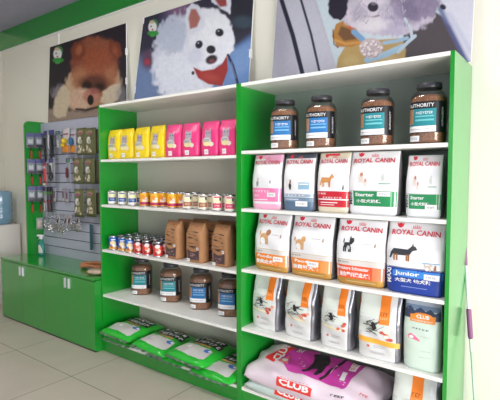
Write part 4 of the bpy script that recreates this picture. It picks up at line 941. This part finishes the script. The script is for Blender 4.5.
# ================================================================= BOTTOM SHELF, right unit: two big sacks and one silver bag
def sack(label, cx, cy, z, L, Wd, T, rotz, m, seed, p=5.0, name='food_sack', cat='sack of pet food', group=None, nx=40, ny=26, flare=0.0, wr=0.006, tilt=0.0, tiltx=0.0):
    rr = random.Random(seed); ph = [rr.uniform(0, 6.28) for _ in range(8)]
    t = thing(name, label, cat, (cx, cy, z), rotz, group)
    if tilt: t.rotation_euler = (0, tilt, rotz)
    if tiltx: t.rotation_euler = (tiltx, 0, rotz)
    def th(a, b): return max(0.0, (1-abs(a)**p))**0.5*max(0.0, (1-abs(b)**p))**0.5
    def wob(a, b): return wr*(math.sin(a*5+ph[0]+b*3)*math.sin(b*6+ph[1])+0.6*math.sin(a*13+ph[2]+b*2)*math.sin(b*4+ph[3])+0.35*math.sin(a*24+b*11+ph[4]))
    def Pt(a, b, side, off):
        h = th(a, b); pin = 1+0.03*abs(a)**6*0+0.03*math.sin(b*7+ph[5])*abs(a)**8
        q = 1-0.06*(1-h)*0
        x = a*L/2*pin*q; y = b*Wd/2*(1-0.05*abs(a)**4)
        zc = T*0.42
        if side > 0: zt = zc+(T*0.58*h)+(wob(a, b)+off)*min(1, h*1.6)+off*0.3
        else: zt = zc-(zc*min(1, h*1.5))
        if side > 0: y -= off*0.8*(1 if b < -0.85 else 0)
        return (x, y, zt)
    bm = bmesh.new()
    sp = lambda n: [math.sin(PI/2*(-1+2*i/n))*0.6+0.4*(-1+2*i/n) for i in range(n+1)]
    A, B = sp(nx), sp(ny)
    top = [[bm.verts.new(Pt(a, b, 1, 0)) for a in A] for b in B]
    bot = [[(top[j][i] if (i in (0, nx) or j in (0, ny)) else bm.verts.new(Pt(A[i], B[j], -1, 0))) for i in range(nx+1)] for j in range(ny+1)]
    for j in range(ny):
        for i in range(nx):
            bm.faces.new((top[j][i], top[j][i+1], top[j+1][i+1], top[j+1][i])).smooth = True
            bm.faces.new((bot[j][i], bot[j+1][i], bot[j+1][i+1], bot[j][i+1])).smooth = True
    o = finish('sack_body', bm, m, t)
    return t, (lambda u, v, off: Pt(u, v, 1, off))
SACKP = mat('pale_pink_woven_film', (226, 210, 222), 0.4, var=0.02, scale=9, bump=0.25, bscale=16)
SACKM = mat('pale_mint_woven_film', (196, 212, 208), 0.4, var=0.02, scale=9, bump=0.25, bscale=16)
MAG = ink((196, 62, 160)); REDC = ink((222, 54, 48))
sx0, sx1 = 0.055, 0.955
t, S = sack('pale mint sack of dog food lying flat under the pink sack', 0.50, 0.170, BZ[0]+0.010, 0.88, 0.365, 0.088, 0.0, SACKM, 61, tiltx=0.09)
pr = Print(S, 0.002, 0.08, 0.05); pr.rect(-0.43, 0.02, -0.996, -0.86, REDC); pr.text('CLUB', -0.205, -0.93, 0.38, 0.10, W, bold=0.03); pr.done('brand_badge', t)
t, S = sack('pale pink sack of dog food with magenta panel, lying on the mint sack', 0.512, 0.168, BZ[0]+0.094, 0.905, 0.375, 0.118, 0.0, SACKP, 62, tiltx=0.25, wr=0.009)
pr = Print(S, 0.0015, 0.06, 0.05); pr.poly([(-0.52, 0.93), (0.62, 0.93), (0.52, -0.62), (-0.32, -0.50), (-0.56, -0.02)], MAG)
pr.rect(-0.30, -0.10, 0.05, 0.6, ink((180, 54, 146)), 0.0003); pr.done('magenta_panel', t)
pr = Print(S, 0.0030, 0.06, 0.05)
pr.poly([(-0.08, 0.95), (0.02, 0.95), (0.12, 0.55), (0.17, 0.2), (0.12, -0.42), (0.07, -0.42), (0.06, -0.05), (-0.02, -0.12), (-0.08, -0.44), (-0.12, -0.40), (-0.07, 0.2), (-0.10, 0.45), (-0.15, 0.6), (-0.1, 0.75)], INK)
pr.poly([(0.17, -0.54), (0.21, -0.54), (0.36, 0.93), (0.31, 0.93)], INK, 0.0003); pr.done('dog_silhouette', t)
pr = Print(S, 0.0032, 0.06, 0.05); pr.poly([(-0.78, -0.22), (-0.62, -0.28), (-0.44, 0.80), (-0.60, 0.86)], REDC)
pr.text('CLUB', -0.61, 0.28, 0.13, 0.90, W, rot=PI/2, bold=0.04); pr.done('side_logo', t)
pr = Print(S, 0.0032, 0.06, 0.05); pr.poly([(-0.56, -0.18), (-0.47, 0.24), (-0.38, -0.24)], ink((226, 120, 100))); pr.oval(-0.47, -0.05, 0.045, 0.1, W, 0.0004); pr.text('A-3', -0.36, 0.62, 0.11, 0.30, W, bold=0.04); pr.rect(0.44, 0.54, 0.28, 0.72, W); pr.scribble(0.49, 0.5, 0.07, 0.3, REDC, 3, 1); pr.rect(0.40, 0.47, -0.22, 0.1, W)
pr.scribble(0.27, 0.1, 0.03, 0.5, ink((236, 170, 214)), 1, 2); pr.done('panel_text', t)
pr = Print(S, 0.0026, 0.06, 0.03); pr.rect(-0.39, 0.14, -0.996, -0.86, REDC); pr.text('CLUB', -0.125, -0.93, 0.46, 0.10, W, bold=0.04)
pr.scribble(-0.12, -0.83, 0.46, 0.02, REDC, 8, 2); pr.scribble(0.5, -0.86, 0.2, 0.05, INK, 4, 9); pr.scribble(0.78, -0.5, 0.10, 0.12, REDC, 3, 8); pr.done('front_logo', t)
c, w = R(393, 436, 390, 0.04)
silver_bag('silver bag with orange tab standing on the bottom shelf beside the sacks', 1.150, 0.03, BZ[0], 0.225, 0.365, 0.0, 71, group='silver kibble bags', tabx=0.05)

# ================================================================= LEFT UNIT, shelf 1: small cat food pouches
def cat_pouch(label, cx, yf, z, w, h, base, side, seed, group):
    d = 0.066; P = pouch_S(w, d, h, n=4.5, seed=seed, top=0.12, puff=0.08, taper=-0.02, kink=0.74)
    t = thing('cat_food_pouch', label, 'cat food pouch', (cx, yf+d/2, z), -0.05, group)
    pouch('pouch_body', P, base, (), t, nu=10, nv=18); S = front(P)
    pr = Print(S, 0.0014); sil = ink((176, 160, 176))
    pr.rect(-0.38, 0.38, 0.52, 0.70, sil); pr.poly([(-0.38, 0.68), (-0.34, 0.80), (-0.12, 0.72)], sil, 0.0003); pr.poly([(0.38, 0.68), (0.34, 0.80), (0.12, 0.72)], sil, 0.0003)
    pr.oval(0, 0.66, 0.38, 0.07, sil, 0.0005); pr.oval(-0.15, 0.66, 0.07, 0.018, KK, 0.0009); pr.oval(0.17, 0.66, 0.07, 0.018, KK, 0.0009); pr.done('cat_print', t)
    pr = Print(S, 0.0024); pr.oval(-0.12, 0.44, 0.52, 0.10, ink((196, 200, 200))); pr.oval(-0.08, 0.36, 0.48, 0.07, ink((232, 222, 160)), 0.0004); pr.oval(0.42, 0.34, 0.26, 0.065, ink((236, 222, 206)), 0.0006)
    pr.scribble(-0.12, 0.45, 0.75, 0.07, ink((96, 96, 110)), 5, seed); pr.done('brand_print', t)
    pr = Print(S, 0.0026); pr.rect(-0.45, 0.05, 0.06, 0.20, W); pr.scribble(-0.2, 0.13, 0.3, 0.05, GR, 4, seed); pr.done('price_sticker', t)
    return t
YEL = mat('yellow_pouch_film', (238, 208, 30), 0.3, bump=0.25, bscale=22); HOT = mat('hot_pink_pouch_film', (232, 62, 130), 0.3, bump=0.25, bscale=22)
pos = ['leftmost', 'second from the left', 'third from the left', 'rightmost']
for k, (a, b, vt) in enumerate(((103, 117.5, 129.8), (118.3, 131.5, 128.7), (132.8, 147.3, 127.3), (148.7, 163, 126))):
    y = 0.06; c, w = mid(a, 145, b, 145, y)
    cat_pouch('yellow cat food pouch, %s of four' % pos[k], max(c, -1.372), y, AZ[4], min(w*1.0, 0.178), 0.250, YEL, None, 80+k, 'yellow cat food pouches')
for k, (a, b) in enumerate(((165, 180), (181.3, 197.8), (200.8, 217.3), (218.5, 235.5))):
    y = 0.06; c, w = mid(a, 145, b, 145, y)
    cat_pouch('hot pink cat food pouch, %s of four' % pos[k], c-0.005, y, AZ[4], w*1.02, 0.246, HOT, None, 90+k, 'pink cat food pouches')

# ================================================================= LEFT UNIT, shelves 2 and 3: cans
def make_can(label, loc, rotz, style, group):
    R_, Hc = 0.0375, 0.118
    t = thing('food_can', label, 'can', loc, rotz, group)
    bm = bmesh.new(); lathe(bm, [(R_*0.94, 0.0), (R_, 0.002), (R_, 0.006), (R_*0.97, 0.009), (R_*0.97, Hc-0.009), (R_, Hc-0.006), (R_, Hc-0.001), (R_*0.95, Hc), (R_*0.93, Hc-0.004), (0, Hc-0.004)], 20); finish('can_body', bm, CHROME, t)
    def S(u, v, off): a = -PI/2+u; rr = R_*0.985+off; return (rr*math.cos(a), rr*math.sin(a), v)
    full = PI; z0, z1 = 0.010, Hc-0.010
    pr = Print(S, 0.0, 0.35, 0.2)
    def ring(a, b, col, lift=0.0): pr.rect(-PI, PI, a, b, ink(col), lift)
    if style == 'blue':
        ring(z0, z1, (30, 104, 196)); ring(z0, 0.035, (216, 160, 84), 0.0003); pr.oval(-0.1, 0.062, 0.75, 0.018, ink((240, 214, 160)), 0.0006); pr.oval(0.2, 0.04, 0.5, 0.014, ink((236, 236, 226)), 0.0008); pr.oval(-0.4, 0.03, 0.3, 0.01, ink((170, 90, 40)), 0.0010); pr.rect(-0.5, 0.5, 0.085, 0.095, W, 0.0006)
    elif style == 'red':
        ring(z0, z1, (206, 60, 56)); ring(0.088, z1, (52, 44, 60), 0.0003); pr.oval(0.0, 0.082, 0.55, 0.016, ink((236, 214, 214)), 0.0006); pr.oval(0.15, 0.045, 0.55, 0.02, ink((238, 206, 190)), 0.0006); pr.oval(-0.3, 0.03, 0.3, 0.012, ink((120, 40, 40)), 0.0008); pr.oval(-0.1, 0.058, 0.35, 0.012, ink((226, 120, 90)), 0.0009)
    elif style == 'white_blue':
        ring(z0, z1, (226, 226, 218)); pr.rect(-0.95, 0.95, 0.03, 0.062, ink((40, 84, 160)), 0.0003); pr.rect(-0.7, 0.7, 0.062, 0.09, ink((232, 226, 176)), 0.0004); pr.rect(-0.6, 0.6, 0.094, 0.102, ink((40, 60, 120)), 0.0005); pr.scribble(0, 0.046, 1.1, 0.012, W, 6, 3)
    elif style == 'yellow':
        ring(z0, z1, (238, 178, 40)); ring(0.016, 0.038, (176, 40, 84), 0.0003); pr.rect(-0.5, 0.6, 0.040, 0.075, ink((240, 226, 214)), 0.0004); pr.oval(-0.3, 0.075, 0.45, 0.016, ink((232, 140, 40)), 0.0006); pr.scribble(0.05, 0.058, 0.7, 0.014, ink((176, 40, 84)), 5, 4)
    elif style == 'brown':
        ring(z0, z1, (222, 216, 202)); pr.rect(-0.95, 0.95, 0.024, 0.056, ink((164, 106, 76)), 0.0003); pr.rect(-0.7, 0.7, 0.058, 0.088, ink((232, 224, 180)), 0.0004); pr.oval(0.6, 0.085, 0.2, 0.014, KK, 0.0006); pr.rect(-0.6, 0.4, 0.094, 0.102, ink((110, 60, 60)), 0.0005); pr.scribble(0, 0.04, 1.1, 0.012, ink((230, 200, 170)), 6, 5)
    else:
        ring(z0, z1, (228, 222, 210)); pr.rect(-0.95, 0.95, 0.024, 0.056, ink((206, 50, 92)), 0.0003); pr.rect(-0.7, 0.7, 0.058, 0.088, ink((232, 226, 184)), 0.0004); pr.oval(0.6, 0.085, 0.2, 0.014, KK, 0.0006); pr.rect(-0.6, 0.5, 0.093, 0.103, ink((206, 50, 92)), 0.0005); pr.scribble(0, 0.04, 1.1, 0.012, W, 6, 6)
    pr.done('can_label', t)
    return t
canp = {}
def put_can(label, x, y, z, style, group):
    va = math.atan2(1.8195-x, 2.288+y)+random.uniform(-0.12, 0.12)
    if style in canp: return dup(canp[style], (x, y, z), va, label, group)
    canp[style] = make_can(label, (x, y, z), va, style, group); return canp[style]
rows = ['front', 'second', 'third', 'back']
colw = ['first', 'second', 'third', 'fourth', 'fifth', 'sixth', 'seventh', 'eighth', 'ninth', 'tenth']
colx = [X(u, v, 0.045) for u, v in ((112.8, 242), (121.7, 243), (129.3, 245), (137.2, 246), (146.2, 247), (156.6, 249))]
for r in range(4):
    for k, x in enumerate(colx):
        stl = 'blue' if k < 3 else 'red'
        if r == 3 and k > 4: stl = 'blue'
        if r >= 2: stl = 'blue'
        put_can('%s wet food can beside the kraft bags, %s from the left, %s row' % (stl, colw[k], rows[r]), x+0.004*r, 0.052+0.079*r+(0.004 if k % 2 else 0), AZ[2], stl, 'cans beside the kraft bags')
order = [(112.4, 'white_blue'), (122.4, 'white_blue'), (132.4, 'white_blue'), (144.3, 'yellow'), (155, 'yellow'), (172, 'yellow'), (187.7, 'brown'), (203, 'brown'), (217, 'red_white'), (230.2, 'red_white')]
desc = dict(white_blue='white and blue', yellow='yellow', brown='white and brown', red_white='white and red')
cnt = {}
for k, (u, stl) in enumerate(order):
    y = 0.065 if k != 5 else 0.065
    x = X(u, 198, y)
    if k == 0: x = max(x, XL+TP+0.042)
    put_can('%s cat food can under the pouches, front row, %s from the left' % (desc[stl], colw[k]), x, y, AZ[3], stl, 'cans under the cat food pouches')
back = [(140.5, 0.15, 'white_blue'), (163, 0.12, 'yellow'), (152, 0.16, 'yellow'), (171, 0.16, 'yellow'), (181.5, 0.12, 'yellow'), (195.5, 0.125, 'brown'), (210.5, 0.125, 'brown'), (226, 0.14, 'red_white')]
for j, (u, y, stl) in enumerate(back):
    put_can('%s cat food can under the pouches, second row, %s from the left' % (desc[stl], colw[j]), X(u, 198, y), y, AZ[3], stl, 'cans under the cat food pouches')
for j, (u, y) in enumerate(((160, 0.25), (172, 0.25), (184, 0.25), (196, 0.25))):
    put_can('yellow cat food can under the pouches, back row, %s from the left' % colw[j], X(u, 198, y), y, AZ[3], 'yellow', 'cans under the cat food pouches')

# ================================================================= kraft bags
def kraft_bag(label, cx, yf, z, w, h, rotz, seed, plain=False):
    d = 0.09; P = pouch_S(w, d, h, n=7, seed=seed, top=0.12, puff=0.02, kink=0.72, waist=0.0, bot=0.0)
    t = thing('kraft_bag', label, 'kraft paper bag', (cx, yf+d/2, z), rotz, 'kraft paper bags')
    pouch('bag_body', P, KRAFT, (), t, nu=12, nv=18)
    if plain: return t
    S = front(P); rr = random.Random(seed)
    pr = Print(S, 0.0014); pr.poly([(-0.72, 0.07), (0.72, 0.07), (0.72, 0.33), (0.3, 0.28), (-0.2, 0.27), (-0.72, 0.33)], ink((74, 56, 60))); 
    for k in range(12): pr.oval(rr.uniform(-0.5, 0.5), rr.uniform(0.1, 0.25), 0.09, 0.018, ink(rr.choice([(128, 96, 98), (150, 120, 120), (96, 70, 70)])), 0.0006)
    pr.done('window', t)
    pr = Print(S, 0.0016)
    for k, (v, th, wv) in enumerate(((0.76, 0.05, 0.75), (0.70, 0.035, 0.5), (0.62, 0.06, 0.6), (0.50, 0.03, 0.7), (0.44, 0.06, 0.72), (0.38, 0.03, 0.5))):
        c0 = rr.uniform(-0.15, 0.0); n = 7
        up = [(c0-wv+2*wv*i/n, v+th*0.5*math.sin(2.6*i/n+k)+rr.uniform(-0.006, 0.006)) for i in range(n+1)]
        pr.poly(up+[(a, b-th*(0.35+0.3*math.sin(i+k))) for i, (a, b) in enumerate(up[::-1])], ink((66, 46, 38)), 0.0003*k)
    pr.oval(0.1, 0.90, 0.10, 0.02, ink((170, 70, 50))); pr.done('landscape_print', t)
    pr = Print(S, 0.0034); pr.oval(0.55, 0.36, 0.13, 0.038, W); pr.oval(0.55, 0.36, 0.07, 0.02, ink((60, 50, 44)), 0.0004); pr.done('seal_badge', t)
    pr = Print(S, 0.0036); pr.rect(-0.98, -0.42, 0.012, 0.09, W); pr.scribble(-0.7, 0.05, 0.4, 0.03, GR, 4, seed); pr.done('price_sticker', t)
    return t
for k, (a, b, vv, y, lab) in enumerate(((163.8, 178.2, 240, 0.055, 'brown kraft bag in front, beside the red cans'), (185.2, 202, 245, 0.05, 'brown kraft bag in front, middle one of three'), (211, 227.6, 248, 0.052, 'brown kraft bag in front, nearest the green divider'))):
    c, w = mid(a, vv, b, vv, y); kraft_bag(lab, c, y, AZ[2], w, 0.288, -0.05, 100+k)
for k, (u, y, lab) in enumerate(((181.5, 0.17, 'plain back of kraft bag row, leftmost behind'), (197, 0.255, 'kraft bag at the very back, between front and middle bags'), (209, 0.16, 'kraft bag behind, in the gap before the divider'), (222, 0.255, 'kraft bag at the very back, behind the bag nearest the divider'))):
    kraft_bag(lab, X(u, 225, y), y, AZ[2], 0.165, 0.288, -0.05, 110+k, plain=(k != 2))

# ================================================================= LITTER BAGS
LG = mat('bright_green_litter_film', (40, 176, 52), 0.28, bump=0.2, bscale=20); LW = ink((200, 198, 196)); FILM = mat('crimped_film', (168, 190, 170), 0.3, coat=0.4)
def litter(label, cx, cy, z, rotz, tilt, seed, L=0.415, Wd=0.37, T=0.085):
    t, S = sack(label, cx, cy, z, Wd, L, T, rotz, LG, seed, p=3.2, name='litter_bag', cat='litter bag', group='green litter bags', nx=24, ny=30, wr=0.004, tilt=tilt)
    pr = Print(S, 0.0022, 0.1, 0.06); pr.poly([(-0.72, -0.78), (0.70, -0.82), (0.80, -0.74), (0.74, -0.20), (0.55, -0.12), (-0.62, -0.14), (-0.74, -0.26)], LW); pr.done('clear_window', t)
    pr = Print(S, 0.0034, 0.1, 0.06); pr.oval(0.52, -0.26, 0.17, 0.11, ink((70, 110, 190))); pr.oval(0.62, -0.24, 0.07, 0.05, W, 0.0004); pr.rect(-0.42, -0.22, -0.46, -0.30, W); pr.done('round_badge', t)
    pr = Print(S, 0.0028, 0.1, 0.06); pr.rect(-0.42, 0.42, -0.03, 0.05, ink((222, 150, 112)), 0, -0.02); pr.rect(-0.70, 0.78, 0.08, 0.36, INK, 0); pr.rect(-0.62, 0.72, 0.39, 0.68, INK, 0)
    rr = random.Random(seed)
    pr.scribble(0.06, 0.22, 1.36, 0.21, W, 7, seed, 0.0010, 0.34); pr.scribble(0.07, 0.535, 1.25, 0.22, W, 5, seed+1, 0.0010, 0.34); pr.rect(-0.3, 0.4, 0.76, 0.84, ink((170, 70, 60)), 0.0004); pr.done('bag_lettering', t)
    bm = bmesh.new(); n = 20; a = []; b = []                     # crimped clear end seal
    for i in range(n+1):
        q = -1+2*i/n; a.append(bm.verts.new((q*Wd*0.46, -L/2+0.012, T*0.42+0.004*math.sin(i*2.1)))); b.append(bm.verts.new((q*Wd*0.49, -L/2-0.016+0.003*math.sin(i*1.3), T*0.34+0.003*math.sin(i*1.7+seed))))
    for i in range(n): bm.faces.new((b[i], b[i+1], a[i+1], a[i])).smooth = True
    bmesh.ops.solidify(bm, geom=bm.faces[:], thickness=0.002)
    finish('end_seal', bm, FILM, t)
LZ = AZ[0]
litter('green litter bag at the far left, lying on another bag, with wide seal showing', -1.225, 0.130, LZ+0.050, 0.0, 0.03, 121)
litter('green litter bag lying in the middle of the row, between its neighbours', -0.825, 0.130, LZ+0.030, 0.02, 0.07, 122)
litter('green litter bag nearest the divider on top, lying over a lower bag', -0.425, 0.130, LZ+0.050, -0.02, 0.03, 123)
litter('green litter bag at the bottom against the green divider', -0.195, 0.130, LZ-0.004, 0.0, 0.0, 124, T=0.075)
litter('green litter bag underneath the far left bag', -1.24, 0.16, LZ, 0.0, 0.0, 125, L=0.40, T=0.055)
litter('green litter bag underneath the middle bags', -0.66, 0.15, LZ, 0.0, 0.0, 126, Wd=0.40, T=0.055, L=0.40)

# ================================================================= MOP
t = thing('mop', 'thin mop pole with purple grips leaning against the wall at the right', 'mop', (1.397, 0.30, 0))
p0 = Vector((0.01, -0.0, 0.03)); p1 = Vector((-0.098, 0.075, 1.14))
def pl(z): q = (z-p0.z)/(p1.z-p0.z); return p0+(p1-p0)*q
PURP = mat('purple_grip', (132, 76, 122), 0.5); POLE = mat('white_pole', (226, 230, 228), 0.25, coat=0.4)
bm = bmesh.new(); tube(bm, [pl(0.03), pl(0.64)], 0.006, 12); finish('lower_pole', bm, mat('pale_green_pole', (176, 198, 186), 0.3), t)
bm = bmesh.new(); tube(bm, [pl(0.56), pl(1.03)], 0.0085, 12); finish('upper_pole', bm, POLE, t)
bm = bmesh.new(); tube(bm, [pl(0.63), pl(0.64), pl(0.78), pl(0.79)], [0.010, 0.013, 0.013, 0.010], 14); finish('middle_grip', bm, PURP, t)
bm = bmesh.new(); tube(bm, [pl(1.02), pl(1.03), pl(1.125), pl(1.14)], [0.008, 0.0095, 0.0095, 0.006], 14); finish('end_grip', bm, PURP, t)
bm = bmesh.new(); box(bm, -0.13, 0.15, -0.06, 0.05, 0.0, 0.03, bev=0.01); finish('mop_head', bm, ink((190, 190, 200)), t)

# ================================================================= LIGHT
def area(name, loc, rot, sx_, sy_, power, col=(1, 1, 1)):
    l = bpy.data.lights.new(name, 'AREA'); l.shape = 'RECTANGLE'; l.size = sx_; l.size_y = sy_; l.energy = power; l.color = col
    o = bpy.data.objects.new(name, l); C.objects.link(o); o.location = loc; o.rotation_euler = rot; return o
area('window_daylight', (FX1+0.12, -1.9, 1.05), (0, math.radians(90), 0), 1.5, 3.4, 165, (1.0, 0.985, 0.96))
area('doorway_daylight', (0.9, FY0-0.05, 1.35), (math.radians(90), 0, 0), 4.0, 2.4, 12, (0.97, 0.98, 1.0))
# ceiling lamps of the shop (behind the camera side)
for k, (lx, ly) in enumerate(((-1.9, -1.5), (0.3, -1.5))):
    t = thing('ceiling_lamp', 'square white ceiling panel lamp, the one over the %s' % ('counter cabinet', 'shelving units')[k], 'ceiling lamp', (lx, ly, ZC-0.03))
    boxobj('lamp_frame', (-0.32, 0.32, -0.32, 0.32, 0.0, 0.028), WHITE, t); boxobj('diffuser', (-0.29, 0.29, -0.29, 0.29, -0.004, 0.0), mat('lamp_diffuser', (255, 252, 244), 0.5, emit=21.0), t)
w = bpy.data.worlds.new('World'); SC.world = w; w.use_nodes = True
w.node_tree.nodes['Background'].inputs[0].default_value = (0.75, 0.85, 1.0, 1); w.node_tree.nodes['Background'].inputs[1].default_value = 0.5

# ================================================================= CAMERA
cam = bpy.data.cameras.new('Camera'); co = bpy.data.objects.new('Camera', cam); C.objects.link(co)
cam.sensor_width = 36; cam.lens = FPX/500*36; cam.clip_start = 0.05
co.location = CAM; co.matrix_world = Matrix(((RT[0], UP[0], -FW[0], CAM[0]), (RT[1], UP[1], -FW[1], CAM[1]), (RT[2], UP[2], -FW[2], CAM[2]), (0, 0, 0, 1)))
SC.camera = co
SC.view_settings.view_transform = 'Standard'; SC.view_settings.look = 'None'; SC.view_settings.gamma = 1; SC.view_settings.use_curve_mapping = False
SC.view_settings.exposure = 0.38
